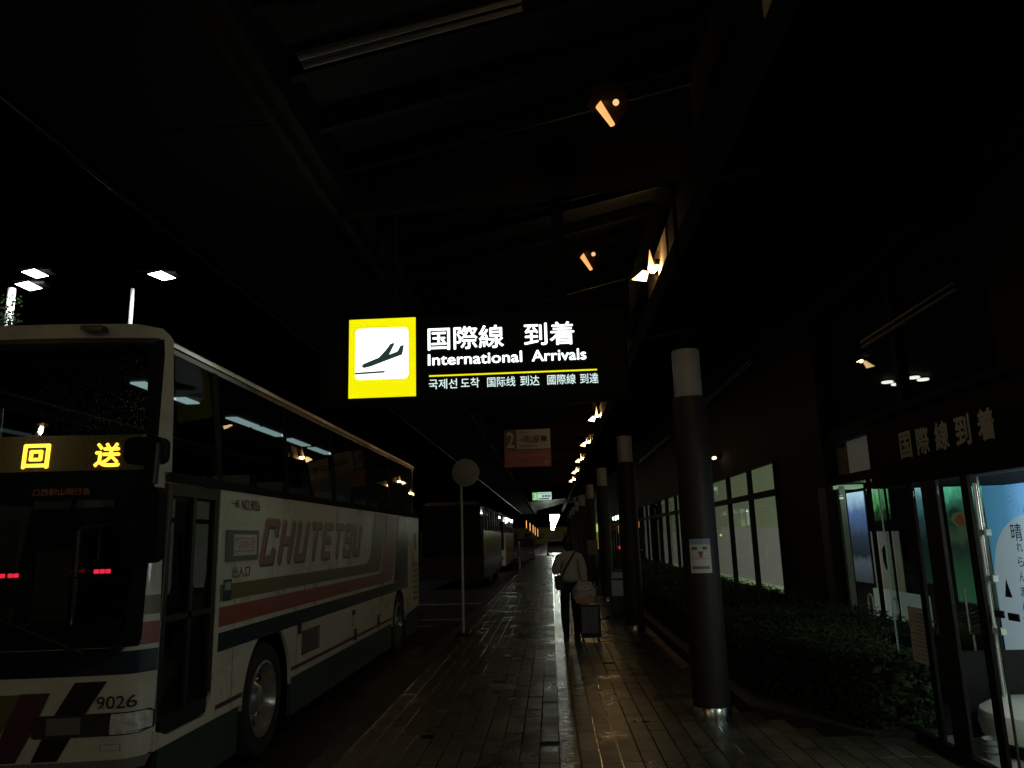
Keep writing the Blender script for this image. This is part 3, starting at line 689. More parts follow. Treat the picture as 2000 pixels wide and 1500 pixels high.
box(-4.9, -2.70, 15.08, 15.15, 0.4, 3.03).build('rear_wall', M['cream'], bus)
box(-4.94, -4.92, 5.5, 15.1, 2.9, 3.03).build('far_window_head', M['black'], bus)
for bnd in (6.0, 7.7, 9.4, 11.1, 12.8, 14.5): box(-4.97, -4.95, bnd, bnd + .12, 2.05, 3.0).build('far_window_pillar', M['black'], bus)
box(-4.965, -4.955, 5.5, 15.05, 2.05, 2.95).build('far_window_pane', M['busglass'], bus)

# curved front surface y = yf(x,z)
def yf(x, z):
    u = (x + 3.8) / 1.22
    y = 4.86 + 0.14 * u * u
    e = max(0.0, abs(x + 3.8) - 1.08)
    y += 1.6 * e * e / 0.14 * 0.6
    y += 0.05 * max(0, z - 1.0) ** 1.3 * 0.9
    y += 0.0 if z > 0.6 else 0.10 * (0.6 - z)
    return y
def patch(name, rows, m, off=0.0, nx=10, label=None, smooth=True, parent=None, sub=1):
    """rows: list of (z, xl, xr); scanline patch on the front"""
    if nx >= 16: nx = 80
    R = []
    for (r0, r1) in zip(rows[:-1], rows[1:]):
        for s_ in range(sub): R.append(tuple(r0[q] + (r1[q] - r0[q]) * s_ / sub for q in range(3)))
    R.append(rows[-1])
    mb = MB()
    for (z, xl, xr) in R:
        for k in range(nx + 1):
            x = xl + (xr - xl) * k / nx
            mb.v.append((x, yf(x, z) - off, z))
    for j in range(len(R) - 1):
        for k in range(nx): mb.f.append((j * (nx + 1) + k, j * (nx + 1) + k + 1, (j + 1) * (nx + 1) + k + 1, (j + 1) * (nx + 1) + k))
    return mb.build(name, m, parent or bus, label, smooth=smooth)
XR = XS - 0.003; XL = -5.02
patch('front_panel', [(0.30, XL + .05, XR - .05), (0.36, XL + 0.02, XR - .01), (0.45, XL, XR), (1.0, XL, XR)], M['cream'], nx=40, sub=2)
patch('front_pillar', [(1.0, -2.665, XR), (2.0, -2.665, XR), (2.6, -2.665, XR - .02), (3.05, -2.69, -2.625)], M['cream'], nx=8, sub=2)
patch('far_front_pillar', [(1.0, XL, -4.93), (3.03, XL + .08, -4.9)], M['cream'], nx=6, sub=3)
patch('front_header', [(3.045, -4.96, -2.625), (3.08, -4.95, -2.64), (3.125, -4.9, -2.68), (3.155, -4.7, -2.85)], M['cream'], nx=30, off=0.0)
MB().prism(rrect(-3.17, -3.01, 3.085, 3.12, 0.015), 4.93, 5.0, 'y').build('roof_marker_lamp', M['lensdark'], bus)
# glass
shl = patch('windscreen_upper', [(2.37, -4.92, -2.668), (2.95, -4.90, -2.69), (3.02, -4.88, -2.72), (3.045, -4.86, -2.76)], M['shield'], nx=30, off=0.004)
patch('windscreen_lower', [(1.0, -4.85, -2.82), (1.05, -4.9, -2.73), (1.12, -4.92, -2.70), (1.94, -4.92, -2.668)], M['shield'], nx=30, off=0.004)
patch('windscreen_seal', [(1.0, -2.82, -2.655), (1.05, -2.75, -2.645), (1.12, -2.735, -2.645), (1.94, -2.70, -2.645), (2.4, -2.71, -2.65), (2.93, -2.75, -2.655), (2.99, -2.79, -2.66), (3.045, -2.9, -2.665)], M['matteblack'], nx=3, off=0.007)
patch('windscreen_seal', [(3.015, -4.9, -2.72), (3.05, -4.9, -2.68)], M['black'], nx=30, off=0.008)
patch('black_belt', [(1.93, -4.94, -2.664), (2.12, -4.94, -2.664)], M['matteblack'], nx=30, off=0.006)
patch('destination_display', [(2.125, -4.7, -2.69), (2.365, -4.7, -2.69)], mat('display_panel', (0.02, 0.018, 0.006), 0.3, emit=(1, .8, .1), es=0.004), nx=24, off=0.002)
for ch, x, wd in (('回', -3.475, 0.165), ('送', -3.015, 0.155)):
    front_text('lettering', ch, x, 2.150, wd, 0.155, M['amberled'], .010, .03, bus)
front_text('lettering', '口西駅山岡行急', -3.38, 1.965, 0.36, 0.045, mat('faint_orange_print', (0.45, 0.18, 0.08), 0.5), .009, .01, bus)
light('display_glow', (-3.0, 4.70, 2.24), 0.015, (1, 0.62, 0.05), 0.08, parent=bus)
light('display_glow', (-3.47, 4.66, 2.24), 0.015, (1, 0.62, 0.05), 0.08, parent=bus)
# band under the windscreen and lower livery
patch('navy_front_band', [(0.835, XL, XR), (0.975, XL, XR)], M['navy'], nx=30, off=0.004)
patch('red_front_band', [(1.005, -2.655, XR), (1.145, -2.655, XR)], M['red'], nx=3, off=0.003)
patch('olive_front_band', [(1.19, -2.655, XR), (1.31, -2.655, XR)], M['olive'], nx=3, off=0.003)
patch('wiper_cowl', [(0.838, -4.9, -3.05), (0.90, -4.9, -2.88), (0.95, -4.9, -2.78), (0.998, -4.9, -2.72)], M['matteblack'], nx=24, off=0.008)
patch('black_flash', [(0.34, -3.24, -3.085), (0.59, -3.12, -2.94), (0.80, -3.0, -2.81)], M['black'], nx=3, off=0.004, sub=4)
patch('maroon_flash', [(0.34, -3.47, -3.33), (0.55, -3.40, -3.22), (0.745, -3.316, -3.14)], M['purple'], nx=3, off=0.004, sub=4)
patch('olive_flash', [(0.34, -3.68, -3.52), (0.74, -3.50, -3.30)], M['olive'], nx=3, off=0.004, sub=4)
patch('maroon_flash', [(0.34, -3.92, -3.74), (0.74, -3.72, -3.56)], M['purple'], nx=3, off=0.004, sub=4)
front_text('lettering', '9026', -2.865, 0.635, 0.22, 0.075, M['blacktext'], .007, .006, bus)
hl = patch('headlight', [(0.475, -3.22, -2.63), (0.49, -3.24, -2.585), (0.595, -3.22, -2.583), (0.612, -3.19, -2.60)], M['lensdark'], nx=16, off=0.006, label='smoked and clear headlight cluster at the near corner')
patch('clear_lens', [(0.482, -2.78, -2.64), (0.498, -2.785, -2.59), (0.592, -2.775, -2.588), (0.604, -2.77, -2.61)], M['lens'], nx=6, off=0.010, parent=hl)
patch('indicator_lens', [(0.495, -3.15, -2.95), (0.595, -3.15, -2.95)], M['greypl'], nx=4, off=0.009, parent=hl)
patch('headlight', [(0.46, -4.97, -4.3), (0.585, -4.97, -4.3)], M['lensdark'], nx=10, off=0.006)
patch('tow_cover', [(0.385, -2.84, -2.72), (0.425, -2.84, -2.72)], M['greypl'], nx=3, off=0.004)
patch('tow_cover_face', [(0.388, -2.835, -2.725), (0.422, -2.835, -2.725)], M['cream'], nx=3, off=0.0055)
patch('front_bumper_edge', [(0.27, XL + .05, XR - .03), (0.335, XL + .03, XR - .01)], M['greypl'], nx=30, off=0.014)
patch('front_skirt', [(0.02, XL + .12, XR - .1), (0.30, XL + .06, XR - .05)], M['teal'], nx=24, off=0.0)
# dashboard and cabin behind the glass
box(-4.9, -2.75, 5.15, 5.55, 0.98, 1.12).build('dashboard', M['black'], bus)
box(-4.9, -2.8, 5.55, 5.6, 0.9, 1.05).build('dashboard_back', M['black'], bus)
box(-4.9, -2.72, 5.12, 5.2, 2.12, 2.36).build('display_housing', M['black'], bus)
for x in (-3.72, -3.665, -3.625): MB().prism(rrect(x, x + .035, 1.44, 1.468, .006), 5.145, 5.15, 'y').build('red_glint', M['redled'], bus)  # glowing marks painting tail lights reflected in the coach front
for x in (-3.071, -3.031, -2.991): MB().prism(rrect(x, x + .035, 1.452, 1.480, .006), 5.145, 5.15, 'y').build('red_glint', M['redled'], bus)
box(-3.9, -2.75, 5.16, 5.19, 1.425, 1.435).build('glint_rail', M['black'], bus)
wp = MB().path([(-2.95, yf(-2.95, 1.0) - .02, 0.97), (-3.55, yf(-3.5, 1.25) - .02, 1.22), (-3.95, yf(-3.9, 1.3) - .02, 1.2)], 0.009)
wp.build('wiper', M['black'], bus)
MB().path([(-3.35, 5.4, 0.95), (-3.35, 5.4, 1.75), (-3.0, 5.4, 1.80)], 0.016).build('grab_rail', M['chrome'], bus, smooth=True)
box(-3.46, -3.16, 5.52, 5.56, 1.1, 1.75).build('door_partition', M['busglass'], bus)
fm = box(-4.02, -3.74, 5.95, 6.15, .95, 1.72).build('fare_machine', mat('grey_green_machine', (.10, .12, .11), .4), bus)
box(-4.03, -3.73, 5.93, 6.16, 1.722, 1.76).build('machine_top', M['greypl'], fm)
MB().lathe([(.19, -.012), (.215, -.01), (.215, .01), (.19, .012)], (-4.55, 5.62, 1.32), 'y', 24, (0, 0)).build('steering_wheel', M['black'], bus, smooth=True)
# interior trim: ceiling lights, seats with head covers
box(-4.85, -2.75, 5.6, 15.05, 3.035, 3.045).build('cabin_ceiling', M['intdark'], bus)
for (a, b) in ((6.36, 6.66), (7.12, 7.42), (8.35, 9.05), (9.14, 9.95), (10.25, 11.05), (11.3, 12.2)):
    box(-3.60, -3.47, a, b, 3.015, 3.03).build('cabin_light', M['bustube'], bus)
for r_ in range(9):
    ys_ = 6.9 + r_ * 0.92
    for xc in (-2.98, -3.42 - 0.0, -4.25, -4.66):
        if xc == -3.42: xc = -3.40
        mbs = MB()
        mbs.add([(xc - .2, ys_, 1.2), (xc + .2, ys_, 1.2), (xc + .2, ys_ + .22, 2.25), (xc - .2, ys_ + .22, 2.25), (xc - .2, ys_ + .14, 1.2), (xc + .2, ys_ + .14, 1.2), (xc + .2, ys_ + .34, 2.25), (xc - .2, ys_ + .34, 2.25)],
                [(0, 1, 2, 3), (4, 7, 6, 5), (0, 4, 5, 1), (1, 5, 6, 2), (2, 6, 7, 3), (3, 7, 4, 0)]).box(xc - .2, xc + .2, ys_ - .45, ys_ + .1, 1.15, 1.32)
        st_ = mbs.build('seat', M['seat'], bus)
        mbs = MB().add([(xc - .18, ys_ + .155, 2.0), (xc + .18, ys_ + .155, 2.0), (xc + .18, ys_ + .205, 2.262), (xc - .18, ys_ + .205, 2.262), (xc - .18, ys_ + .36, 2.262), (xc + .18, ys_ + .36, 2.262), (xc + .18, ys_ + .34, 2.02), (xc - .18, ys_ + .34, 2.02)],
                       [(0, 1, 2, 3), (3, 2, 5, 4), (4, 5, 6, 7)])
        mbs.build('head_cover', M['offwhite'], st_)
# side door
dr = MB().prism([(5.13, 0.50), (5.30, 0.415), (5.82, 0.415), (5.93, 0.55), (5.955, 2.04), (5.12, 2.04)], XS - 0.045, XS - 0.006, 'x')
dframe = MB()
for (y0, y1, z0, z1) in ((5.125, 5.20, 0.5, 2.04), (5.88, 5.955, 0.55, 2.04), (5.2, 5.88, 0.42, 0.52), (5.2, 5.88, 1.96, 2.04), (5.52, 5.57, 0.52, 1.96), (5.2, 5.88, 1.12, 1.16)):
    dframe.box(XS - 0.045, XS - 0.004, y0, y1, z0, z1)
door = dframe.build('door', M['black'], bus, label='black framed folding glass door behind the front corner')
box(XS - 0.03, XS - 0.026, 5.2, 5.88, 0.52, 1.96).build('door_pane', M['busglass'], door)
MB().path([(XS - .06, 5.25, 1.72), (XS - .06, 5.8, 1.66)], 0.014).build('door_rail', M['black'], door)
MB().path([(XS - .07, 5.47, 1.7), (XS - .06, 5.50, 1.3), (XS - .08, 5.45, 0.9)], 0.014).build('door_rail', M['black'], door)
box(-2.86, -2.85, 5.45, 6.5, 1.17, 1.95).build('entrance_panel', mat('cabin_curtain', (0.3, 0.3, 0.29), 0.9), bus)
box(-3.3, -2.66, 5.3, 6.0, 0.45, 0.5).build('entrance_step', M['black'], bus)
box(-3.3, -2.66, 5.95, 6.0, 0.5, 1.2).build('step_wall', M['black'], bus)
yc = MB().add([(-2.68, 5.36, 0.92), (-2.68, 5.70, 0.80), (-2.68, 5.38, 0.64)], [(0, 1, 2)]).build('yellow_step_flag', mat('dull_yellow', (0.36, 0.32, 0.02), 0.6), bus)
MB().tube((-2.685, 5.37, 1.1), (-2.685, 5.37, 0.48), 0.012).build('step_rail', M['chrome'], bus)
# mirror
mr = MB().path([(-2.62, 5.05, 2.28), (-2.52, 4.80, 2.30), (-2.45, 4.70, 2.25), (-2.45, 4.68, 2.0)], 0.022, 8).build('mirror_arm', M['black'], bus, smooth=True)
MB().prism(rrect(-2.60, -2.38, 1.52, 1.98, 0.05), 4.62, 4.72, 'y').build('mirror_housing', M['matteblack'], mr, smooth=False)
MB().prism(rrect(-2.67, -2.42, 2.13, 2.30, 0.05), 4.70, 4.80, 'y').build('upper_mirror', M['matteblack'], mr)
# wheels
def wheel(yc, nm='wheel'):
    c = (XS - 0.30, yc, WZ)
    ty = MB().lathe([(0.30, 0.0), (0.44, 0.0), (0.475, 0.03), (0.48, 0.14), (0.475, 0.25), (0.45, 0.285), (0.40, 0.29), (0.315, 0.27)], c, 'x', 40, (1, 0)).build('wheel', M['rubber'], bus, smooth=True)
    MB().lathe([(0.315, 0.27), (0.318, 0.285), (0.30, 0.29), (0.285, 0.23), (0.27, 0.17), (0.20, 0.155), (0.15, 0.19), (0.10, 0.25), (0.05, 0.265)], c, 'x', 40, (0, 1)).build('rim', M['rim'], ty, smooth=True)
    for k in range(10):
        a = 2 * math.pi * k / 10
        p = (c[0] + 0.165, yc + 0.235 * math.cos(a), WZ + 0.235 * math.sin(a))
        MB().lathe([(0.034, 0), (0.034, 0.012)], p, 'x', 12).build('rim_hole', M['black'], ty)
    for k in range(8):
        a = 2 * math.pi * (k + .5) / 8
        p = (c[0] + 0.17, yc + 0.165 * math.cos(a), WZ + 0.165 * math.sin(a))
        MB().lathe([(0.018, 0), (0.018, 0.03), (0.008, 0.04)], p, 'x', 8).build('wheel_nut', M['chrome'], ty, smooth=True)
wheel(WF); wheel(WR)
for yc_ in (WF, WR):
    MB().lathe([(0.30, 0.0), (0.475, 0.03), (0.475, 0.25), (0.3, 0.28)], (-4.98, yc_, WZ), 'x', 24).build('far_wheel', M['rubber'], bus, smooth=True)
# raindrops on the windscreen
mb = MB(); rnd = random.Random(3)
for k in range(900):
    x = -2.72 - abs(rnd.gauss(0, 0.33)); z = 2.39 + abs(rnd.gauss(0, 0.24))
    if x < -4.2 or z > 2.93: continue
    r = rnd.uniform(0.0015, 0.0045)
    c = Vector((x, yf(x, z) - 0.0045, z))
    mb.add([c + Vector((r, 0, 0)), c + Vector((0, 0, r * 1.3)), c + Vector((-r, 0, 0)), c + Vector((0, 0, -r * 1.3)), c + Vector((0, -r, 0))], [(0, 1, 4), (1, 2, 4), (2, 3, 4), (3, 0, 4)])
for k in range(420):
    cx = rnd.choice((-3.47, -2.99)); x = cx + rnd.uniform(-.13, .13); z = 2.245 + rnd.uniform(-.12, .12); r = rnd.uniform(0.001, 0.0025)
    c = Vector((x, yf(x, z) - 0.0135, z))
    mb.add([c + Vector((r, 0, 0)), c + Vector((0, 0, r * 1.3)), c + Vector((-r, 0, 0)), c + Vector((0, 0, -r * 1.3)), c + Vector((0, -r, 0))], [(0, 1, 4), (1, 2, 4), (2, 3, 4), (3, 0, 4)])
mb.build('raindrops', mat('water_drop', (0.95, 0.9, 0.8), 0.3, metal=1.0), bus, kind='stuff')

# ------------------------------------------------------------------ other buses and cars down the kerb
def simple_bus(y0, L, label, lit, stripe_col, paint):
    t = thing('coach', (-3.8, y0, -0.2), label, 'bus', 'coaches parked behind the first one')
    x1 = -2.56; x0 = -4.98
    MB().prism([(x0, 0.15), (x0, 1.95), (x1, 1.95), (x1, 0.15)], y0, y0 + L, 'y').build('body', paint, t)
    MB().prism([(x0 + .06, 2.85), (x0 + .25, 3.05), (x1 - .25, 3.05), (x1 - .06, 2.85)], y0 + .1, y0 + L, 'y').build('roof', paint, t)
    box(x1, x1 + .004, y0 + .1, y0 + L - .1, 0.8, 1.1).build('side_band', stripe_col, t)
    n_ = int(L / 1.5)
    for k in range(n_):
        a = y0 + 0.4 + k * (L - .6) / n_
        w_ = box(x1 - .05, x1 - .03, a + .08, a + (L - .6) / n_ - .08, 1.98, 2.82).build('window', M['busglass'], t)
        box(x1 - .06, x1, a - .06, a + .07, 1.95, 2.85).build('window_pillar', M['black'], t)
        if lit: box(x1 - .60, x1 - .5, a + .2, a + 1.1, 2.75, 2.8).build('cabin_light', M['cabintube'], t)
    MB().prism([(x0 + .1, 1.0), (x0 + .1, 2.92), (x1 - .1, 2.92), (x1 - .1, 1.0)], y0 - .03, y0 - .01, 'y').build('windscreen', mat('dark_windscreen', (.01, .012, .012), .08), t)
    for yc_ in (y0 + 2.3, y0 + L - 3.0):
        w_ = MB().lathe([(0.3, 0), (0.46, 0.02), (0.46, 0.25), (0.30, 0.27)], (x1 - .27, yc_, WZ), 'x', 20).build('wheel', M['rubber'], t, smooth=True)
        MB().lathe([(0.28, 0.262), (0.27, 0.275), (0.1, 0.27)], (x1 - .27, yc_, WZ), 'x', 20).build('rim', M['chrome'], w_, smooth=True)
    for x in (x0 + .15, x1 - .45): box(x, x + .3, y0 - .04, y0 - .012, .5, .65).build('headlight', M['lensdark'], t)
    box(x0 + .05, x1 - .05, y0 + L, y0 + L + .02, 2.0, 2.7).build('rear_window', M['black'], t)
    for x in (x0 + .1, x1 - .3): box(x, x + .2, y0 + L, y0 + L + .02, .8, 1.0).build('tail_light', M['redled'], t)
    if lit: light('cabin_glow', (-3.7, y0 + L / 2, 2.4), 4, (.8, 1, .92), .5, parent=t)
    return t
simple_bus(29.5, 10.5, 'second parked coach down the kerb, its windows catching white light', True, M['navy'], mat('dark_bus_paint', (.03, .035, .04), .25))
simple_bus(43.5, 9.5, 'third parked coach down the kerb, with brightly lit windows', True, M['red'], M['cream'])

def car(x, y, L, W, H, label, col, van=False, nose=-1):
    t = thing('van' if van else 'car', (x, y, -0.196), label, 'van' if van else 'car')
    z = -0.196
    if van: prof = [(0, .3), (0, .95), (.25, 1.15), (.85, H), (L, H), (L, .3)]
    else: prof = [(0, .3), (0, .75), (.9, .92), (1.6, H), (L - .9, H), (L - .2, .95), (L, .9), (L, .3)]
    MB().prism([(y + p[0], z + p[1]) for p in prof], x - W / 2, x + W / 2, 'x').build('body', col, t)
    if van:
        MB().prism([(x - W / 2 + .12, z + 1.05), (x + W / 2 - .12, z + 1.05), (x + W / 2 - .2, z + H - .12), (x - W / 2 + .2, z + H - .12)], y + .25, y + .30, 'y').build('windscreen', M['black'], t)
        w_ = MB().add([(x - W / 2 + .1, y + .21, z + 1.17), (x + W / 2 - .1, y + .21, z + 1.17), (x + W / 2 - .18, y + .80, z + H - .06), (x - W / 2 + .18, y + .80, z + H - .06)], [(0, 1, 2, 3)]).build('windscreen_glass', mat('van_glass', (.01, .012, .012), .08), t)
    else:
        MB().add([(x - W / 2 + .1, y + .93, z + .96), (x + W / 2 - .1, y + .93, z + .96), (x + W / 2 - .2, y + 1.53, z + H - .04), (x - W / 2 + .2, y + 1.53, z + H - .04)], [(0, 1, 2, 3)]).build('windscreen', M['black'], t)
    for s in (-1, 1):
        xx = x + s * W / 2
        box(min(xx, xx + s * .008), max(xx, xx + s * .008), y + (1.0 if van else 1.6), y + L - (.3 if van else 1.0), z + (1.1 if van else .95), z + H - .12).build('side_window', M['black'], t)
        for yc_ in (y + .8, y + L - .8):
            MB().lathe([(0.2, 0), (0.31, 0.01), (0.31, 0.2), (0.2, 0.21)], (xx - .19 if s > 0 else xx - .02, yc_, z + .31), 'x', 16).build('wheel', M['rubber'], t, smooth=True)
        box(xx - s * .4 if s > 0 else xx + .1, xx - .1 if s > 0 else xx + .4, y - .012, y - .002, z + .62, z + .74).build('headlight', M['lens'], t)
    return t
car(-2.25, 60.5, 4.6, 1.75, 1.85, 'white minivan parked at the kerb at the end of the bus row', mat('van_paint', (.2, .2, .2), .3), van=True)
car(0.35, 80, 4.3, 1.7, 1.45, 'pale taxi parked across the far end of the walkway', M['paper'])
# kerb board with posts
t = thing('notice_board', (-1.75, 42, 0), 'pale board on two thin posts at the kerb beyond the coaches', 'notice board')
box(-1.78, -1.74, 42, 42.9, 0.55, 1.38).build('board', M['white'], t)
for yy in (42.0, 42.86): box(-1.79, -1.73, yy, yy + .05, 0, 1.42).build('post', M['white'], t)
# distant kerbside lamps and yellow wall
dl = ['nearest of the orange globe lamps over the far kerb', 'second of the orange globe lamps over the far kerb', 'third of the orange globe lamps over the far kerb', 'fourth of the orange globe lamps over the far kerb', 'farthest of the orange globe lamps over the far kerb']
M['orange'] = emat('orange_strip_lamp', (1.0, .42, .10), 1.6)
for i, (yy, zz) in enumerate(((83, 3.4), (97, 3.4), (113, 3.4), (127, 3.3), (151, 3.3))):
    t = thing('strip_lamp', (-2.6, yy, zz), dl[i], 'lamp', 'orange lamps over the far kerb')
    k = 1 + i * .22
    box(-2.63, -2.6 + .03 * k, yy, yy + .1, zz - .75 * k, zz + .05).build('lamp_tube', M['orange'], t)
    box(-2.68, -2.5, yy - .05, yy + .15, zz + .06, zz + .16).build('lamp_cap', M['darksteel'], t)
    MB().tube((-2.6, yy + .2, -.2), (-2.6, yy + .2, zz + .1), .05).build('post', M['darksteel'], t)
t = thing('far_building', (3, 260, -0.2), 'dim low building closing off the far end of the road', 'building')
box(-40, 40, 262, 270, -0.2, 5).build('wall', mat('far_wall', (0.3, 0.26, 0.12), .8), t)
box(-40, 40, 261.5, 270.5, 5, 5.6).build('roof', M['darksteel'], t)
for k in range(8):
    w_ = box(-18 + k * 4.4, -15.6 + k * 4.4, 261.9, 261.98, 1.2, 3.2).build('window', M['black'], t)
light('far_glow', (0, 250, 4), 120, (1, .85, .4), 1, parent=t)

# street floodlights beyond the coach
def flood(px, py, hz, lab, heads, wide):
    t = thing('street_light', (px, py, -0.2), lab, 'street light', 'white street lights beyond the coach')
    MB().tube((px, py, -0.2), (px, py, hz), 0.10 * wide, 0.09 * wide, 10).build('pole', M['white'], t, smooth=True)
    for (x, z) in heads:
        h = MB().add([(x - .85, py - .1, z), (x + .1, py - .5, z + .22), (x + .95, py + .1, z - .06), (x + .1, py + .5, z - .10)], [(0, 1, 2, 3)])
        h.add([(x - .85, py - .1, z + .1), (x + .1, py - .5, z + .32), (x + .95, py + .1, z + .04), (x + .1, py + .5, z)], [(3, 2, 1, 0)])
        hd = box(x - .45, x + .45, py - .2, py + .3, z + .2, z + .3).build('lamp_head', M['matteblack'], t)
        MB().prism([(x - .56, z + .10), (x + .0, z + .20), (x + .60, z - .12), (x + .08, z - .20)], py - .52, py - .46, 'y').build('lens', M['floodlens'], hd)
        box(min(px, x), max(px, x) + .01, py - .03, py + .03, z + .4, z + .44).build('arm', M['matteblack'], t)
        light('street_glow', (x, py - 1.0, z - .1), 700, (.95, .97, 1.0), .4, parent=t, kind='SPOT', rot=(math.radians(18), 0, 0), spot=150)
flood(-17.15, 30, 12.35, 'single white street light on a pole, right above the coach roof', [(-15.70, 12.68)], .9)
flood(-22.4, 30, 12.6, 'twin head white street light on a thick pole at the left edge', [(-21.13, 13.03), (-21.35, 12.5)], 1.8)
# warm lamp across the bus lane behind the camera; it shows only as a glint in the coach windscreen
t = thing('street_light', (-11.9, -12.2, -0.2), 'warm street lamp across the bus lane behind the camera, outside the picture', 'street light')
MB().tube((-12.4, -12.6, -.2), (-12.4, -12.6, 7.5), .07).build('pole', M['white'], t)
box(-12.4, -11.4, -12.65, -12.55, 7.5, 7.58).build('arm', M['darksteel'], t)
MB().ball((-11.9, -12.2, 7.3), .16, 10, (1.4, 1, .8)).build('lens', M['bulb'], t, smooth=True)
box(-12.7, -11.3, -12.5, -12.0, 7.46, 7.5).build('lamp_head', M['darksteel'], t)
light('street_glow', (-11.9, -12.2, 7.0), 30, (1, .72, .45), .2, parent=t)
# leaves climbing the left pole
mb = MB(); rnd = random.Random(5)
for k in range(260):
    a = rnd.uniform(0, 6.28); r = rnd.uniform(.1, .5); z = 10.9 + rnd.random() ** 2 * 1.3
    c = Vector((-22.2 + r * math.cos(a), 29.7 + r * math.sin(a), z)); s_ = .07
    u = Vector((rnd.uniform(-1, 1), rnd.uniform(-1, 1), rnd.uniform(-1, 1))).normalized() * s_; v = u.orthogonal().normalized() * s_
    mb.add([c - u, c - v * .5, c + u, c + v * .5], [(0, 1, 2, 3)])
tr = thing('tree', (-22.0, 29.6, -0.2), 'dark leafy treetop in front of the thick lamp pole at the left edge', 'tree')
mb.build('crown', M['leafdark'], tr, kind='stuff')
MB().tube((-22.0, 29.6, -.2), (-22.1, 29.65, 11.2), .12, .04).build('trunk', M['soil'], tr)

# ------------------------------------------------------------------ terminal building on the right
FXX = 4.1
bld = thing('terminal_building', (4.1, 7, 0), 'long dark glazed terminal building along the right side of the walkway', 'building')
def fb(y0, y1, z0, z1, m=None, nm='wall', x0=FXX, x1=FXX + .25, **k): return box(x0, x1, y0, y1, z0, z1).build(nm, m or M['wall'], bld, **k)
fb(7.0, 72, -0.2, 0.44, nm='plinth')
fb(11.62, 14.15, 0.45, 4.7, nm='wall')
fb(14.15, 72, 2.86, 4.7, nm='wall')
box(FXX - .02, FXX + .3, -14, 72, 4.72, 6.44).build('fascia', M['wall'], bld)
fb(7.0, 11.6, 2.83, 3.0, nm='transom'); fb(7.0, 11.6, 2.22, 2.34, nm='transom')
fb(11.34, 11.44, 0.45, 2.21, M['white'], 'pale_post', FXX + .05, FXX + .13)
light('soffit_glow', (FXX + .3, 10.95, 2.1), 1.2, (.8, 1, .8), .05, parent=bld)
fb(11.56, 11.62, 0.45, 4.7, M['mullion'], 'corner_post', FXX - .05, FXX + .2)
fb(11.62, 12.05, 0.45, 2.21, mat('grey_jamb', (.06, .06, .055), .6), 'grey_jamb', FXX - .012, FXX + .0)
# bright windows with blinds
def window(y0, y1, bright):
    fr = MB(); x0, x1 = FXX - .03, FXX + .06
    for (a, b, c, d) in ((y0, y0 + .05, .44, 2.86), (y1 - .05, y1, .44, 2.86), (y0 + .05, y1 - .05, 2.235, 2.35), (y0 + .05, y1 - .05, 2.83, 2.86), (y0 + .05, y1 - .05, .44, .48)):
        fr.box(x0, x1, a, b, c, d)
    f = fr.build('window', M['mullion'], bld)
    ya, yb = y0 + .05, y1 - .05
    box(FXX + .02, FXX + .026, ya, yb, .48, 2.235).build('pane', M['clear'], f)
    box(FXX + .02, FXX + .026, ya, yb, 2.35, 2.83).build('pane', M['clear'], f)
    if bright:
        xb = FXX + .12
        box(xb, xb + .01, ya - .05, yb + .05, 2.30, 2.85).build('blind_upper', M['blind_g'], f)
        box(xb, xb + .01, ya - .05, yb + .05, 1.66, 2.28).build('blind_green_part', M['blind_g'], f)
        box(xb - .012, xb - .002, ya - .05, yb + .05, .60, 1.66).build('blind_grey_part', M['blind_p'], f)
        box(xb, xb + .01, ya - .05, yb + .05, .47, .60).build('sill_glow', M['blind_b'], f)
    else:
        box(FXX + .3, FXX + .31, ya, yb - .9, .5, 2.2).build('blind', M['blind_dim'], f)
for k in range(7): window(14.2 + 1.92 * k, 14.2 + 1.92 * (k + 1) - .0, True)
for k in range(18): window(27.8 + 1.92 * k, 27.8 + 1.92 * (k + 1), k % 3 == 0 and k < 7)
# upper glass and entrance side glazing
for (a, b) in ((7.0, 8.9), (9.0, 11.56)):
    box(FXX + .03, FXX + .036, a, b, 3.0, 4.7).build('upper_pane', M['upglass'], bld)
fb(8.9, 9.0, 3.0, 4.7, M['mullion'], 'mullion', FXX - .02, FXX + .1)
for (a, b) in ((7.0, 9.71), (9.74, 10.14), (10.24, 11.54)):
    box(FXX + .03, FXX + .036, a, b, .45, 2.22).build('entrance_pane', M['clear'], bld)
for yy, wd_ in ((9.71, .03), (10.14, .10)): fb(yy, yy + wd_, .45, 2.22, M['mullion'], 'mullion', FXX, FXX + .02)
fb(9.95, 10.02, 2.34, 2.83, M['mullion'], 'mullion', FXX, FXX + .08)
box(FXX + .10, FXX + .11, 10.02, 11.0, 2.36, 2.80).build('clerestory_blind', emat('dim_clerestory', (.20, .21, .17), .12, (.2, .2, .18)), bld)
box(FXX + .10, FXX + .11, 11.05, 11.4, 2.36, 2.80).build('clerestory_blind', M['graywall'], bld)
box(FXX + .10, FXX + .11, 10.05, 11.0, 2.24, 2.33).build('transom_panel', M['graywall'], bld)
box(FXX + .05, FXX + .4, 11.35, 11.7, 2.17, 2.22).build('soffit_lamp', emat('greenish_lamp', (.5, .8, .5), .5), bld)
# interior shell
box(FXX + .3, 18, -10, 72, -0.2, 0.0).build('interior_floor', M['intfloor'], bld)
box(FXX + .3, 18, -10, 72, 5.06, 5.2).build('interior_ceiling', M['intdark'], bld)
box(17.8, 18, -10, 72, 0, 5.06).build('interior_back_wall', M['intdark'], bld)
# front wall right of the vestibule (out of frame, behind and beside the camera)
box(FXX, FXX + .25, -10, 1.4, -0.2, 4.7).build('wall', M['wall'], bld)
box(FXX, FXX + .25, 1.4, 7.0, 2.65, 4.7).build('wall', M['wall'], bld)
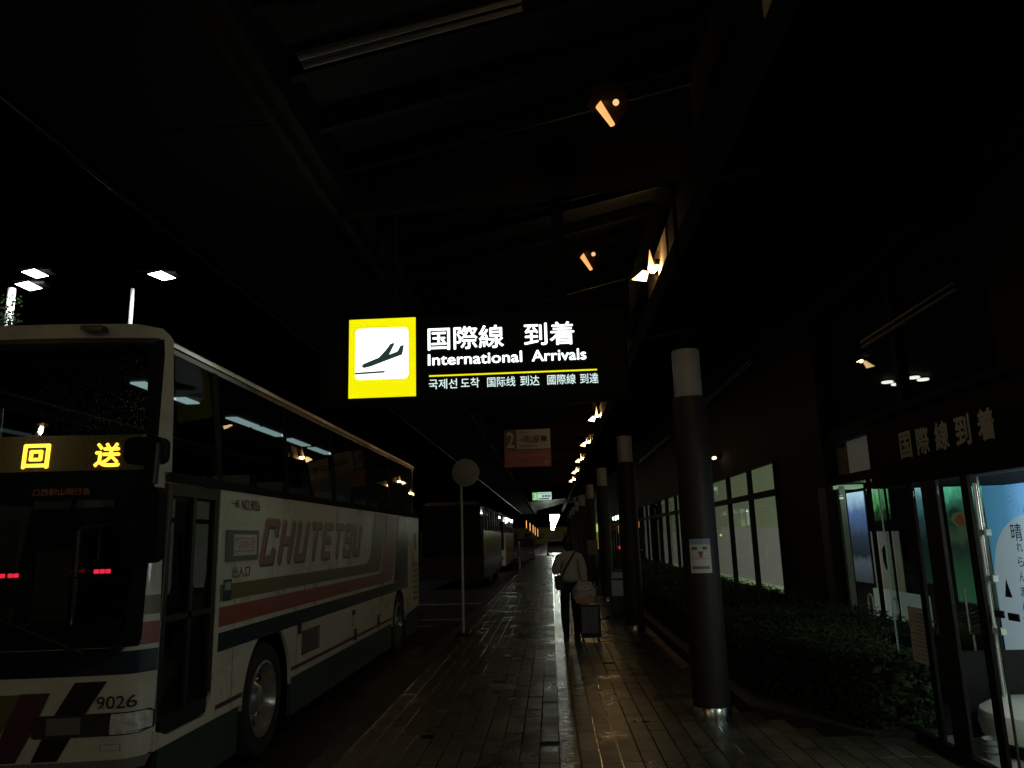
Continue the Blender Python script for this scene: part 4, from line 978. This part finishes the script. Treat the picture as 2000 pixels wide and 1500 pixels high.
# glowing discs painting the lights reflected in the upper glass
M['down'] = emat('reflection_disc', (1, 1, .92), 3.0)
for i, (x, y, lab) in enumerate(((8.16, 18.42, 'leftmost of the four glowing discs standing in for reflections in the upper glass'), (8.52, 18.74, 'brightest of the four glowing discs standing in for reflections in the upper glass, second from left'),
                                 (8.57, 17.96, 'third from left of the four glowing discs standing in for reflections in the upper glass'), (8.92, 18.26, 'rightmost of the four glowing discs standing in for reflections in the upper glass'))):
    t = thing('glass_reflection_disc', (x, y, 5.04), lab, 'ceiling light', 'glowing discs standing in for reflections in the upper glass')
    MB().lathe([(0.13, 0), (0.13, .03)], (x, y, 4.99), 'z', 16).build('lens', M['down'], t)
    MB().lathe([(0.15, 0), (0.15, .015)], (x, y, 5.022), 'z', 16).build('rim', M['chrome'], t)
t = thing('wall_lamp', (3.95, 18.4, 3.34), 'small warm lamp on the dark wall above the bright windows', 'lamp')
MB().ball((3.93, 18.44, 3.34), .05, 8, (1, 2.2, .7)).build('lens', emat('small_warm_lens', (1, .75, .4), 5), t)
box(3.96, 4.095, 18.38, 18.5, 3.33, 3.42).build('bracket', M['darksteel'], t)
# eave strips on the facade
for i, (p, q, lab) in enumerate((((4.0, 14.69, 4.84), (4.0, 19.23, 4.84), 'unlit twin tube strip on the building wall right of the nearest column'),
                                 ((4.04, 7.42, 3.90), (4.06, 9.75, 3.90), 'unlit twin tube strip on the building wall nearest the entrance letters'),
                                 ((4.0, 25.4, 4.75), (4.0, 34.0, 4.75), 'unlit twin tube strip on the wall between the nearest and second column'))):
    t = thing('wall_tube_strip', p, lab, 'light fixture', 'unlit tube strips on the terminal wall')
    MB().tube(Vector(p) + Vector((0, 0, .035)), Vector(q) + Vector((0, 0, .035)), .018).build('tube', M['tubeoff'], t, smooth=True)
    MB().tube(Vector(p) - Vector((0, 0, .035)), Vector(q) - Vector((0, 0, .035)), .018).build('tube', M['tubeoff'], t, smooth=True)
    box(p[0] + .02, p[0] + .05, p[1], q[1], p[2] - .07, p[2] + .07).build('housing', M['darksteel'], t)

# ------------------------------------------------------------------ glazed entrance vestibule
VX = 2.8
ves = thing('entrance_vestibule', (2.8, 6, 0), 'black framed glass entrance lobby with arrivals lettering on its header, right edge', 'entrance')
box(VX, FXX - .02, 1.4, 6.86, 1.93, 2.545).build('header', M['deepblack'], ves)
box(VX - .02, VX + .0, 1.4, 6.88, 2.50, 2.56).build('header_trim', M['deepblack'], ves)
box(VX - .0, FXX - .03, 1.4, 6.5, 0.0, 0.018).build('threshold_floor', M['intfloor'], ves)
box(VX - .03, VX + .03, 1.4, 6.75, 0.019, 0.06).build('sill', M['mullion'], ves)
for (a, b, m) in ((6.12, 6.20, M['mullion']), (5.74, 5.97, M['beam']), (5.31, 5.40, M['mullion'])):
    box(VX - .012, VX + .012, a, b, 0.06, 1.93).build('door_post', m, ves)
box(VX - .004, VX + .004, 6.2, 6.74, .06, 1.93).build('screen_pane', M['clear'], ves)
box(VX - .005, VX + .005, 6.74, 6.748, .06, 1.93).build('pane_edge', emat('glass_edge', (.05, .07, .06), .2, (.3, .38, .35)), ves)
box(VX - .004, VX + .004, 5.975, 6.118, .06, 1.93).build('screen_pane', M['clear'], ves)
box(VX - .004, VX + .004, 5.402, 5.738, .06, 1.93).build('screen_pane', M['clear'], ves)
dg_ = box(VX + .06, VX + .068, 3.9, 5.32, .07, 1.92).build('sliding_door', M['clear'], ves)
box(VX + .056, VX + .072, 5.322, 5.33, .07, 1.92).build('door_edge', M['black'], dg_)
for (a, b) in ((5.33, 5.26), (5.175, 5.095)):
    MB().add([(VX - .034 if a > 5.3 else VX + .05, a, 1.15), (VX - .034 if a > 5.3 else VX + .05, b, 1.15), (VX - .034 if a > 5.3 else VX + .05, (a + b) / 2 + .005, 1.265)], [(0, 1, 2)]).build('triangle_sticker', M['black'], dg_)
box(VX + .04, VX + .05, 5.21, 5.31, 1.015, 1.06).build('sticker_bar', M['black'], dg_)
box(VX + .04, VX + .05, 5.05, 5.16, 1.01, 1.055).build('sticker_bar', M['black'], dg_)
for i, ch in enumerate('国際線到着'):
    y0 = 6.215 - i * 0.283
    text('lettering', ch, (VX, y0, 2.13), NY, UZ, 0.185, 0.195, mat('grey_metal_letters', (.42, .42, .40), .5), ves, bold=.03, th=.012)
box(3.05, FXX - .03, 6.42, 6.46, .019, .64).build('low_side_wall', M['darksteel'], ves)
# notice sheet on the screen
t = thing('paper_notice', (2.79, 6.3, .78), 'long white text sheet stuck on the left glass of the entrance', 'notice')
box(VX - .012, VX - .006, 6.145, 6.45, .575, .99).build('sheet', M['paper'], t)
for k in range(12): box(VX - .0135, VX - .0122, 6.18, 6.42 - .05 * (k % 3), .61 + k * .03, .616 + k * .03).build('text_line', M['greypl'], t)
# added ceiling panel past the right edge, standing in for the lobby glow
t = thing('added_lobby_light', (3.5, 4.2, 1.9), 'unseen flat white ceiling panel light, added for the glow inside the entrance lobby', 'ceiling light')
box(3.2, 3.8, 3.2, 4.8, 1.905, 1.925).build('diffuser', emat('lobby_diffuser', (.90, .97, .92), 6.0), t)
light('lobby_glow', (3.3, 4.0, 1.75), LOBP, (.97, 1, .92), .3, parent=t)

# posters (lightboxes) inside
def ramp_mat(name, stops, st, axis='Z', z0=0., z1=1., noise=0.3, nscale=6.0):
    m = bpy.data.materials.new(name); m.use_nodes = True; nt = m.node_tree; b = nt.nodes['Principled BSDF']
    g = nt.nodes.new('ShaderNodeNewGeometry'); sp = nt.nodes.new('ShaderNodeSeparateXYZ'); nt.links.new(g.outputs['Position'], sp.inputs[0])
    n = nt.nodes.new('ShaderNodeTexNoise'); n.inputs['Scale'].default_value = nscale; n.inputs['Detail'].default_value = 5; nt.links.new(g.outputs['Position'], n.inputs['Vector'])
    mr = nt.nodes.new('ShaderNodeMapRange'); mr.inputs['From Min'].default_value = z0; mr.inputs['From Max'].default_value = z1; nt.links.new(sp.outputs[axis], mr.inputs['Value'])
    ma = nt.nodes.new('ShaderNodeMath'); ma.operation = 'MULTIPLY_ADD'; ma.inputs[1].default_value = noise; nt.links.new(n.outputs['Fac'], ma.inputs[0])
    sb = nt.nodes.new('ShaderNodeMath'); sb.operation = 'SUBTRACT'; sb.inputs[1].default_value = noise / 2; nt.links.new(mr.outputs[0], ma.inputs[2]); nt.links.new(ma.outputs[0], sb.inputs[0])
    cr = nt.nodes.new('ShaderNodeValToRGB'); el = cr.color_ramp.elements
    el[0].position = stops[0][0]; el[0].color = (*stops[0][1], 1); el[1].position = stops[-1][0]; el[1].color = (*stops[-1][1], 1)
    for p, c in stops[1:-1]: q = el.new(p); q.color = (*c, 1)
    nt.links.new(sb.outputs[0], cr.inputs[0]); nt.links.new(cr.outputs[0], b.inputs['Emission Color']); b.inputs['Emission Strength'].default_value = st
    b.inputs['Base Color'].default_value = (.03, .03, .03, 1); b.inputs['Roughness'].default_value = .4
    return m
def poster(y0, y1, z0, z1, m, label, x=4.7, frame=True):
    t = thing('lightbox_poster', (x, (y0 + y1) / 2, z0), label, 'poster')
    box(x, x + .02, y0, y1, z0, z1).build('picture', m, t)
    if frame:
        box(x + .021, x + .1, y0 - .03, y1 + .03, z0 - .03, z1 + .03).build('frame', M['black'], t)
    return t
pb = poster(11.93, 12.62, .80, 2.15, ramp_mat('blue_scene', [(0, (.03, .035, .04)), (.22, (.06, .07, .09)), (.3, (.012, .016, .02)), (.5, (.025, .035, .06)), (.78, (.09, .15, .34)), (1, (.55, .78, 1.0))], 1.27, 'Z', .8, 2.15, .15), 'blue lightbox picture with bare branches, leftmost behind the entrance glass')
mb = MB(); rnd = random.Random(11)
def branch(mb, x, p, a, L, r, d):
    q = (p[0] + L * math.cos(a), p[1] + L * math.sin(a))
    mb.tube((x, p[0], p[1]), (x, q[0], q[1]), r, r * .7, 4)
    if d: 
        for k in range(2): branch(mb, x, q, a + rnd.uniform(-.9, .9), L * .72, r * .65, d - 1)
branch(mb, 4.69, (12.0, 1.62), 1.9, .22, .012, 5); branch(mb, 4.69, (12.5, 1.9), -.9, .2, .01, 4); branch(mb, 4.69, (11.98, 1.8), 2.6, .2, .01, 4)
bm_ = MB(); keep = [f for f in mb.f if all(11.94 < mb.v[i][1] < 12.61 and mb.v[i][2] < 2.14 for i in f)]
bm_.v = mb.v; bm_.f = keep; bm_.build('branches', M['black'], pb)
pg_ = poster(11.08, 11.72, 1.70, 2.16, ramp_mat('green_scene', [(0, (.005, .01, .005)), (.4, (.02, .05, .02)), (.55, (.08, .30, .10)), (.8, (.15, .50, .19)), (1, (.25, .62, .33))], 0.77, 'Z', 1.6, 2.16, .9, 11), 'green leafy lightbox picture between two dark mullions')
pc_ = poster(10.9, 11.8, .72, 1.55, ramp_mat('beige_sheet', [(0, (.13, .12, .085)), (.5, (.16, .145, .11)), (1, (.14, .14, .13))], 0.58, 'Z', .72, 1.55, .2), 'beige panel with a dark hanging figure shape below the green picture')
MB().prism([(11.33, 1.36), (11.42, 1.3), (11.42, 1.14), (11.36, 1.02), (11.32, 1.05), (11.30, 1.2)], 4.685, 4.699, 'x').build('dark_figure', M['black'], pc_)
poster(10.05, 10.42, .9, 2.15, ramp_mat('tower_scene', [(0, (.01, .03, .02)), (.4, (.01, .02, .02)), (.62, (.03, .07, .08)), (.85, (.10, .25, .33)), (1, (.6, .95, 1.0))], 0.94, 'Z', .9, 2.15, .22, 9), 'narrow teal lightbox picture just left of the dark door post')
pgr = poster(8.55, 9.50, .74, 2.10, ramp_mat('garden_scene', [(0, (.03, .10, .05)), (.25, (.025, .08, .04)), (.42, (.02, .03, .025)), (.55, (.05, .08, .045)), (.72, (.01, .03, .02)), (.84, (.06, .25, .17)), (1, (.22, .95, .62))], 0.85, 'Z', .74, 2.10, .35, 5), 'green garden lightbox picture seen between the door posts')
MB().prism([(9.42, 1.66), (9.35, 1.73), (9.15, 1.76), (9.02, 1.70), (8.9, 1.58), (9.0, 1.60), (9.15, 1.62), (9.3, 1.60)], 4.692, 4.699, 'x').build('yellow_bushes', emat('yellow_bush', (.20, .20, .06), .35), pgr)
MB().prism([(9.33, 1.66), (9.2, 1.73), (9.12, 1.70), (9.1, 1.60), (9.25, 1.61)], 4.686, 4.691, 'x').build('red_bush', emat('red_bush', (.20, .045, .03), .5), pgr)
# white low board with two hooped rails
t = thing('low_white_board', (4.0, 10.1, .5), 'low white board above the hedge, left of the entrance glass', 'board')
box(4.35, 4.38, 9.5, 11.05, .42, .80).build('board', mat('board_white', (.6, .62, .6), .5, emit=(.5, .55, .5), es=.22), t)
for i, (yy, lab) in enumerate(((10.15, 'left of the two chrome hoops in front of the low white board'), (9.45, 'right of the two chrome hoops in front of the low white board'))):
    t = thing('chrome_hoop', (3.95, yy, 0), lab, 'hoop rail', 'chrome hoops at the hedge')
    pts = [(3.95, yy + .07, .3), (3.95, yy + .07, .74)] + [(3.95, yy + .07 * math.cos(a), .74 + .05 * math.sin(a)) for a in (.5, 1.1, 1.6, 2.1, 2.6)] + [(3.95, yy - .07, .74), (3.95, yy - .07, .3)]
    MB().path(pts, .011).build('hoop', M['white'], t, smooth=True)
# blue travel poster
bp_ = thing('travel_banner', (3.9, 6.3, .1), 'tall backlit blue and white banner with vertical Japanese writing at the right edge', 'banner')
box(3.9, 3.92, 5.3, 7.20, .13, 1.99).build('sky_panel', ramp_mat('banner_blue', [(0, (.20, .45, .95)), (.3, (.16, .38, .72)), (.6, (.06, .20, .36)), (1, (.045, .15, .26))], 1.1, 'Y', 6.4, 7.2, .12, 2.5), bp_)
arc = [(7.18, .17)] + [(7.18 - .0, 1.18)] + [(7.18 - .62 * (1 - math.cos(a)) - .02, 1.18 + .50 * math.sin(a)) for a in [math.radians(8 + 10 * k) for k in range(9)]] + [(5.32, 1.70), (5.32, .17)]
MB().prism(arc, 3.892, 3.8985, 'x').build('cloud_panel', ramp_mat('banner_cloud', [(0, (.80, .95, 1.0)), (.35, (.40, .53, .68)), (.6, (.26, .32, .38)), (1, (.21, .25, .29))], .95, 'Y', 6.2, 7.2, .08, 2), bp_)
box(3.8915, 3.8917, 5.9, 6.62, 1.4, 1.98).build('sun_glow', emat('banner_sun', (.35, .55, .85), .8), bp_) if False else None
for i, ch in enumerate('晴れらんまんおかやまの旅'):
    s_ = .15 if i == 0 else .082
    zz = 1.49 - .12 * i if i else 1.49 - .03
    text('lettering', ch, (3.892, 6.80 + (.03 if i == 0 else -.03) + .013 * i, zz), NY, UZ, s_, s_ * .95, mat('banner_ink', (.02, .04, .08), .5), bp_, bold=.004, th=.003)
for k in range(16):
    a = math.radians(k * 22.5)
    MB().add([(3.895, 6.62 - .10 * math.cos(a), 1.83 + .07 * math.sin(a)), (3.895, 6.62 - .19 * math.cos(a - .04), 1.83 + .14 * math.sin(a - .04)), (3.895, 6.62 - .19 * math.cos(a + .04), 1.83 + .14 * math.sin(a + .04))], [(0, 1, 2)]).build('sun_ray', emat('ray_violet', (.13, .22, .42), .9) if k == 0 else bpy.data.materials['ray_violet'], bp_)
t = thing('banner_stand', (3.3, 6.2, 0), 'slim pale upright post with white clips left of the blue banner', 'stand')
MB().tube((3.3, 6.20, 0.02), (3.3, 6.20, 1.92), .010).build('upright', mat('pale_post', (.30, .32, .27), .5), t, smooth=True)
MB().tube((3.34, 6.24, 0.02), (3.34, 6.24, 1.92), .010).build('upright', M['chrome'], t, smooth=True)
for z in (1.52, 1.18, .80): box(3.28, 3.32, 6.08, 6.21, z, z + .045).build('clip', M['white'], t)
box(3.2, 3.45, 6.1, 6.4, 0.019, .04).build('foot', M['greypl'], t)
# folded trolley, white pouf bench, basket
t = thing('folding_trolley', (4.0, 7.7, 0), 'thin wire folding cart standing below the green garden picture', 'trolley')
tm = mat('pale_wire', (.5, .52, .42), .4, metal=.5)
MB().path([(3.9, 7.75, .6), (3.9, 7.75, 1.02)], .012).build('handle', tm, t)
wr = MB()
for k in range(5): wr.path([(3.9, 7.98, .62 + .03 * k), (3.9, 7.45, .72 + .045 * k)], .005, 5)
for k in range(4): wr.path([(3.9, 7.98, .68 - .02 * k), (3.92, 7.45, .66 - .015 * k)], .005, 5)
wr.build('wire_frame', tm, t); MB().path([(3.9, 7.7, .6), (3.9, 7.7, 0.02)], .012).build('leg', tm, t)
t = thing('round_bench', (3.25, 5.7, 0), 'low rounded white bench on the lobby floor behind the glass', 'bench')
MB().lathe([(.34, .10), (.42, .13), (.44, .22), (.42, .30), (.34, .345), (.1, .36)], (3.45, 5.95, 0), 'z', 32).build('cushion', mat('white_vinyl', (.62, .62, .56), .35), t, smooth=True)
MB().lathe([(.34, .019), (.34, .10)], (3.45, 5.95, 0), 'z', 24).build('base', M['black'], t)
t = thing('small_basket', (2.98, 5.72, 0), 'small grey pot beside the white bench at the door', 'basket')
MB().lathe([(.055, .019), (.075, .15), (.07, .15), (.05, .03)], (3.0, 5.85, 0), 'z', 16).build('pot', mat('grey_pot', (.35, .36, .34), .5), t, smooth=True)
for z in (.06, .11): MB().lathe([(.066, z), (.078, z + .01), (.066, z + .012)], (3.0, 5.85, 0), 'z', 16).build('rib', M['greypl'], t)

# notice on nearest column
t = thing('column_notice', (1.3, 7.13, 1.4), 'white notice with a small red arrow taped to the nearest column', 'notice')
sh = MB(); nn = 8
def onc(u, z, off=.004):   # u: arc metres from the front of the column
    a = -math.pi / 2 + u / .163
    return (1.36 + (.163 + off) * math.cos(a), 7.3 + (.163 + off) * math.sin(a), z)
def cpatch(u0, u1, z0, z1, off, nm, m, par):
    mb = MB()
    for k in range(nn + 1): mb.v += [onc(u0 + (u1 - u0) * k / nn, z0, off), onc(u0 + (u1 - u0) * k / nn, z1, off)]
    mb.f = [(2 * k, 2 * k + 2, 2 * k + 3, 2 * k + 1) for k in range(nn)]
    return mb.build(nm, m, par)
cpatch(-.125, .065, 1.25, 1.50, .003, 'sheet', M['paper'], t)
cpatch(-.125, .065, 1.50, 1.55, .003, 'header_band', mat('pale_blue_print', (.25, .30, .42), .6), t)
cpatch(-.105, -.055, 1.455, 1.48, .005, 'print_block', M['greylet'], t)
cpatch(-.01, .03, 1.455, 1.48, .005, 'print_block', M['greylet'], t)
cpatch(-.04, -.015, 1.385, 1.42, .005, 'arrow_stem', M['red'], t)
cpatch(-.05, -.005, 1.42, 1.44, .005, 'arrow_head', M['red'], t)
cpatch(-.11, .05, 1.372, 1.376, .005, 'red_line', M['red'], t)
cpatch(-.105, .045, 1.285, 1.31, .005, 'print_block', M['greypl'], t)

# far bits between columns
t = thing('leaflet_box', (1.28, 16.1, 0), 'dark stand with two white panels beside the second column', 'stand')
box(1.15, 1.45, 16.0, 16.35, 0, .92).build('cabinet', M['black'], t)
box(1.18, 1.40, 15.985, 15.998, .76, .88).build('upper_panel', M['white'], t)
box(1.17, 1.42, 15.985, 15.998, .42, .72).build('lower_panel', M['white'], t)
t = thing('column_poster', (1.3, 26.2, 1.2), 'small pale poster on the fourth column', 'notice')
box(1.19, 1.53, 26.3, 26.31, 1.0, 1.48).build('sheet', M['greypl'], t)
t = thing('small_yellow_lamp', (1.15, 30, 1.5), 'tiny yellow light glowing between the far columns', 'lamp')
MB().ball((1.62, 26.0 + 5, 1.50), .045, 6).build('lens', emat('tiny_yellow', (1, .9, .1), 1.4), t)
t = thing('red_reflector_post', (3.3, 40, 0), 'thin post with a red light far behind the columns', 'post')
MB().tube((3.5, 41, 0), (3.5, 41, 1.1), .03).build('post', M['darksteel'], t); box(3.46, 3.54, 40.9, 40.94, .92, 1.06).build('red_lens', emat('red_lens', (1, .05, .1), .6), t)
t = thing('lit_kiosk', (5, 62, 0), 'distant kiosk with a yellow lit wall and a small green sign', 'kiosk')
box(3.9, 6.5, 74, 76, 0, 3.3).build('wall', emat('kiosk_wall', (.35, .22, .06), .35, (.3, .25, .1)), t)
box(4.1, 4.8, 73.95, 73.99, 2.0, 2.7).build('green_sign', emat('kiosk_sign', (.5, .8, .2), .8), t)
box(3.8, 6.6, 73.9, 76.1, 3.3, 3.5).build('roof', M['darksteel'], t)

# ------------------------------------------------------------------ hedge
hd = thing('clipped_hedge', (2.9, 7, 0), 'long clipped dark green hedge between the columns and the terminal windows', 'hedge')
def hx0(y): return 1.92 if y > 8.2 else 1.92 + (8.2 - y) / 1.5 * .55
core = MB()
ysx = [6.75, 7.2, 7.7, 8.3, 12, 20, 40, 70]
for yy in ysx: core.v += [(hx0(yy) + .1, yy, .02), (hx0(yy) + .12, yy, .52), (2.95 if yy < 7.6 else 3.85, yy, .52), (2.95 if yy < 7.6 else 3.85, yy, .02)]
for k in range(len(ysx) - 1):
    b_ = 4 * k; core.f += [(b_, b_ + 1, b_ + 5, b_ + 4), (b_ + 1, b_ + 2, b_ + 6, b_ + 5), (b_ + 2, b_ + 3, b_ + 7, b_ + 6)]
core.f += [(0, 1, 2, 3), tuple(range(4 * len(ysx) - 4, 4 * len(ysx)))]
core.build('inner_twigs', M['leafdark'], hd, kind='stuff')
mb = MB(); rnd = random.Random(21)
for k in range(60000):
    yy = 6.7 + (rnd.random() ** 2.2) * 40
    side_ = rnd.random()
    sc = .012 + .0007 * (yy - 6.7) 
    xm = 3.0 if yy < 7.7 else 3.92
    if side_ < .62: c = Vector((rnd.uniform(hx0(yy), xm), yy, .58 + .05 * math.sin(yy * 2.1) * math.sin(yy * .7) + rnd.gauss(0, .03) + (.07 * rnd.random() if rnd.random() < .08 else 0)))
    else: c = Vector((hx0(yy) + rnd.gauss(.03, .03), yy, rnd.uniform(.03, .6)))
    if rnd.random() < .02: c.y = 6.7 + rnd.gauss(0, .03); c.x = rnd.uniform(2.5, 3.0); c.z = rnd.uniform(.03, .6)
    u = Vector((rnd.gauss(0, 1), rnd.gauss(0, 1), rnd.gauss(0, .8))).normalized(); v = u.orthogonal().normalized()
    v = (v * math.cos(k) + u.cross(v) * math.sin(k))
    u = u * sc * 1.5; v = v * sc * .7
    mb.add([c - u, c - v, c + u, c + v], [(0, 1, 2, 3)])
me = bpy.data.meshes.new('leaves'); me.from_pydata([(v[0] - 2.9, v[1] - 7, v[2]) for v in mb.v], [], mb.f); me.materials.append(M['leaf'])
tag(link_mesh('leaves', me, hd), kind='stuff')

# ------------------------------------------------------------------ traveller
P0 = Vector((0.27, 12.9, 0))
per = thing('person', P0, 'traveller seen from behind in a pale sweater and dark trousers, pulling a suitcase', 'person')
def W(x, y, z): return P0 + Vector((x, y, z))
# body: pelvis root
pts = [W(0, 0, .86), W(0, .01, 1.0), W(0, .02, 1.18), W(0, .03, 1.30), W(0, .05, 1.38), W(0, .06, 1.44),
       W(-.085, 0, .80), W(-.095, .06, .46), W(-.09, .0, .10), W(-.09, .10, .035),
       W(.085, 0, .80), W(.085, -.05, .46), W(.085, -.14, .13), W(.085, -.06, .04),
       W(-.17, .03, 1.29), W(-.225, .0, 1.05), W(-.13, .19, 1.10), W(-.10, .25, 1.14),
       W(.17, .03, 1.29), W(.215, -.02, 1.05), W(.225, -.10, .84), W(.225, -.13, .79)]
eds = [(0, 1), (1, 2), (2, 3), (3, 4), (4, 5), (0, 6), (6, 7), (7, 8), (8, 9), (0, 10), (10, 11), (11, 12), (12, 13), (3, 14), (14, 15), (15, 16), (16, 17), (3, 18), (18, 19), (19, 20), (20, 21)]
rad = [(.15, .11), (.13, .10), (.145, .10), (.13, .09), .055, .05, .10, .078, .058, .04, .10, .078, .058, .04, .065, .05, .036, .03, .065, .05, .036, .03]
skin_mesh('body', pts, eds, rad, M['trousers'], per)
# sweater: slightly larger torso and sleeves
pts = [W(0, 0, .84), W(0, .01, 1.0), W(0, .02, 1.18), W(0, .03, 1.31), W(0, .05, 1.385),
       W(-.175, .03, 1.285), W(-.235, .0, 1.04), W(-.15, .17, 1.09), W(.175, .03, 1.285), W(.225, -.02, 1.04), W(.23, -.09, .87)]
eds = [(0, 1), (1, 2), (2, 3), (3, 4), (3, 5), (5, 6), (6, 7), (3, 8), (8, 9), (9, 10)]
rad = [(.165, .125), (.175, .13), (.175, .125), (.15, .105), .07, .088, .072, .055, .088, .072, .055]
skin_mesh('sweater', pts, eds, rad, M['sweater'], per)
# head, hair
hx = MB().ball(tuple(W(0, .08, 1.50)), .088, 14, (.92, 1.05, 1.18)); hx.build('head', M['skin'], per, smooth=True)
for s in (-1, 1): MB().ball(tuple(W(s * .082, .075, 1.495)), .024, 6, (.4, .8, 1.2)).build('ear', M['skin'], per, smooth=True)
hm = MB(); hm.ball(tuple(W(0, .055, 1.515)), .104, 18, (.98, 1.0, 1.10))
rnd = random.Random(9)
hm.v = [tuple(Vector(v) + Vector((rnd.gauss(0, .003), rnd.gauss(0, .003), rnd.gauss(0, .003)))) for v in hm.v]
hm.ball(tuple(W(0, .02, 1.43)), .08, 12, (1.05, .75, .85)); hm.build('hair', M['hair'], per, smooth=True)
MB().ball(tuple(W(0, .172, 1.485)), .014, 6).build('nose', M['skin'], per, smooth=True)
# hands with fingers
def hand(c, d, nm, curl):
    c = Vector(c); d = Vector(d).normalized(); s = Vector((1, 0, 0)) if abs(d.x) < .8 else Vector((0, 1, 0)); n = d.cross(s).normalized(); s = n.cross(d)
    pts = [c, c + d * .045, c + d * .08]; eds = [(0, 1), (1, 2)]; rad = [.026, (.036, .018), (.034, .014)]
    for i in range(4):
        b = c + d * .082 + s * (-.027 + .018 * i); L = (.028, .033, .031, .025)[i]
        k = len(pts); pts += [b, b + (d + n * curl * .5) .normalized() * L, b + (d + n * curl * .5).normalized() * L + (d * .2 + n * curl).normalized() * L * .9]
        eds += [(2, k), (k, k + 1), (k + 1, k + 2)]; rad += [.009, .0085, .0075]
    k = len(pts); b = c + d * .03 + s * .032
    pts += [b, b + (d + s * .6 + n * .4) .normalized() * .035, b + (d + s * .3 + n * .8).normalized() * .06]; eds += [(0, k), (k, k + 1), (k + 1, k + 2)]; rad += [.011, .010, .008]
    skin_mesh(nm, pts, eds, rad, M['skin'], per, sub=1)
hand(W(.232, -.13, .80), (0, -.25, -1), 'hand', 1.2)
hand(W(-.11, .235, 1.125), (.5, .8, .3), 'hand', .8)
box(*(W(-.06, .30, 0).x - .02, W(-.06, .30, 0).x + .055, W(0, .31, 0).y, W(0, .32, 0).y, 1.12, 1.27)).build('held_phone', M['black'], per) if False else None
for sx, sy in ((-.09, .05), (.085, -.12)):
    MB().prism([(W(0, sy - .11, 0).y, 0.0), (W(0, sy - .11, 0).y, .07), (W(0, sy, 0).y, .085), (W(0, sy + .13, 0).y, .045), (W(0, sy + .16, 0).y, .0)], W(sx - .045, 0, 0).x, W(sx + .045, 0, 0).x, 'x').build('shoe', M['leather'], per)
# shoulder bag
t = thing('shoulder_bag', W(-.16, -.05, .85), 'black shoulder bag on a diagonal strap at the left hip of the traveller', 'bag')
MB().prism([(W(-.24, 0, 0).x, .80), (W(-.25, 0, 0).x, .98), (W(-.13, 0, 0).x, 1.0), (W(-.10, 0, 0).x, .93), (W(-.10, 0, 0).x, .78), (W(-.2, 0, 0).x, .76)], W(0, -.16, 0).y, W(0, .06, 0).y, 'y').build('pouch', M['leather'], t)
MB().path([W(-.13, -.14, .98), W(-.06, -.135, 1.12), W(.03, -.115, 1.26), W(.10, -.06, 1.36), W(.11, .03, 1.385)], .013).build('strap', M['leather'], t)
# suitcase
t = thing('suitcase', W(.27, -.25, 0), 'upright ribbed hard shell suitcase pulled by the traveller', 'suitcase')
x0, x1, y0, y1 = W(.13, 0, 0).x, W(.44, 0, 0).x, W(0, -.50, 0).y, W(0, -.24, 0).y
MB().prism(rrect(x0, x1, .07, .56, .035), y0 + .012, y1, 'y').build('shell', M['black'], t)
for k in range(9):
    a = x0 + .035 + k * .028
    MB().tube((a, y0 + .01, .14), (a, y0 + .01, .53), .010, n=8).build('shell_rib', M['case'], t, smooth=True)
for x in (x0 + .04, x1 - .04):
    for yy in (y0 + .05, y1 - .05): MB().lathe([(.028, -.012), (.028, .012)], (x, yy, .029), 'x', 14).build('wheel', M['rubber'], t, smooth=True)
hdl = MB().path([(x0 + .07, y1 - .04, .55), (x0 + .07, y1 - .02, .72), (x1 - .09, y1 - .02, .72), (x1 - .09, y1 - .04, .55)], .009).build('pull_handle', M['chrome'], t)
# plastic bag on the case
t = thing('plastic_shopping_bag', W(.2, -.35, .56), 'clear plastic bag of shopping resting on top of the suitcase', 'bag')
bgm = MB().ball((W(.21, 0, 0).x, W(0, -.37, 0).y, .73), .20, 16, (.95, .6, .86)); rnd = random.Random(2)
bgm.v = [tuple(Vector(v) + Vector((rnd.gauss(0, .007), rnd.gauss(0, .007), rnd.gauss(0, .007)))) for v in bgm.v]
bgm.build('bag_film', M['plasticbag'], t)
MB().prism(rrect(W(.07, 0, 0).x, W(.33, 0, 0).x, .58, .73, .04), W(0, -.44, 0).y, W(0, -.30, 0).y, 'y').build('boxed_goods', M['redbag'], t)
MB().prism(rrect(W(.12, 0, 0).x, W(.27, 0, 0).x, .731, .80, .02), W(0, -.42, 0).y, W(0, -.32, 0).y, 'y').build('paper_pack', M['offwhite'], t)

# ------------------------------------------------------------------ damp night air
if HAZE:
    hz = box(-45, 30, -30, 280, -1.7, 16).build('haze', None, kind='stuff')
    hm_ = bpy.data.materials.new('damp_air'); hm_.use_nodes = True; nt = hm_.node_tree; nt.nodes.clear()
    o_ = nt.nodes.new('ShaderNodeOutputMaterial'); v_ = nt.nodes.new('ShaderNodeVolumePrincipled')
    v_.inputs['Density'].default_value = HAZE; v_.inputs['Anisotropy'].default_value = 0.88; v_.inputs['Color'].default_value = (.95, .95, .95, 1)
    nt.links.new(v_.outputs[0], o_.inputs['Volume']); hz.data.materials.append(hm_)
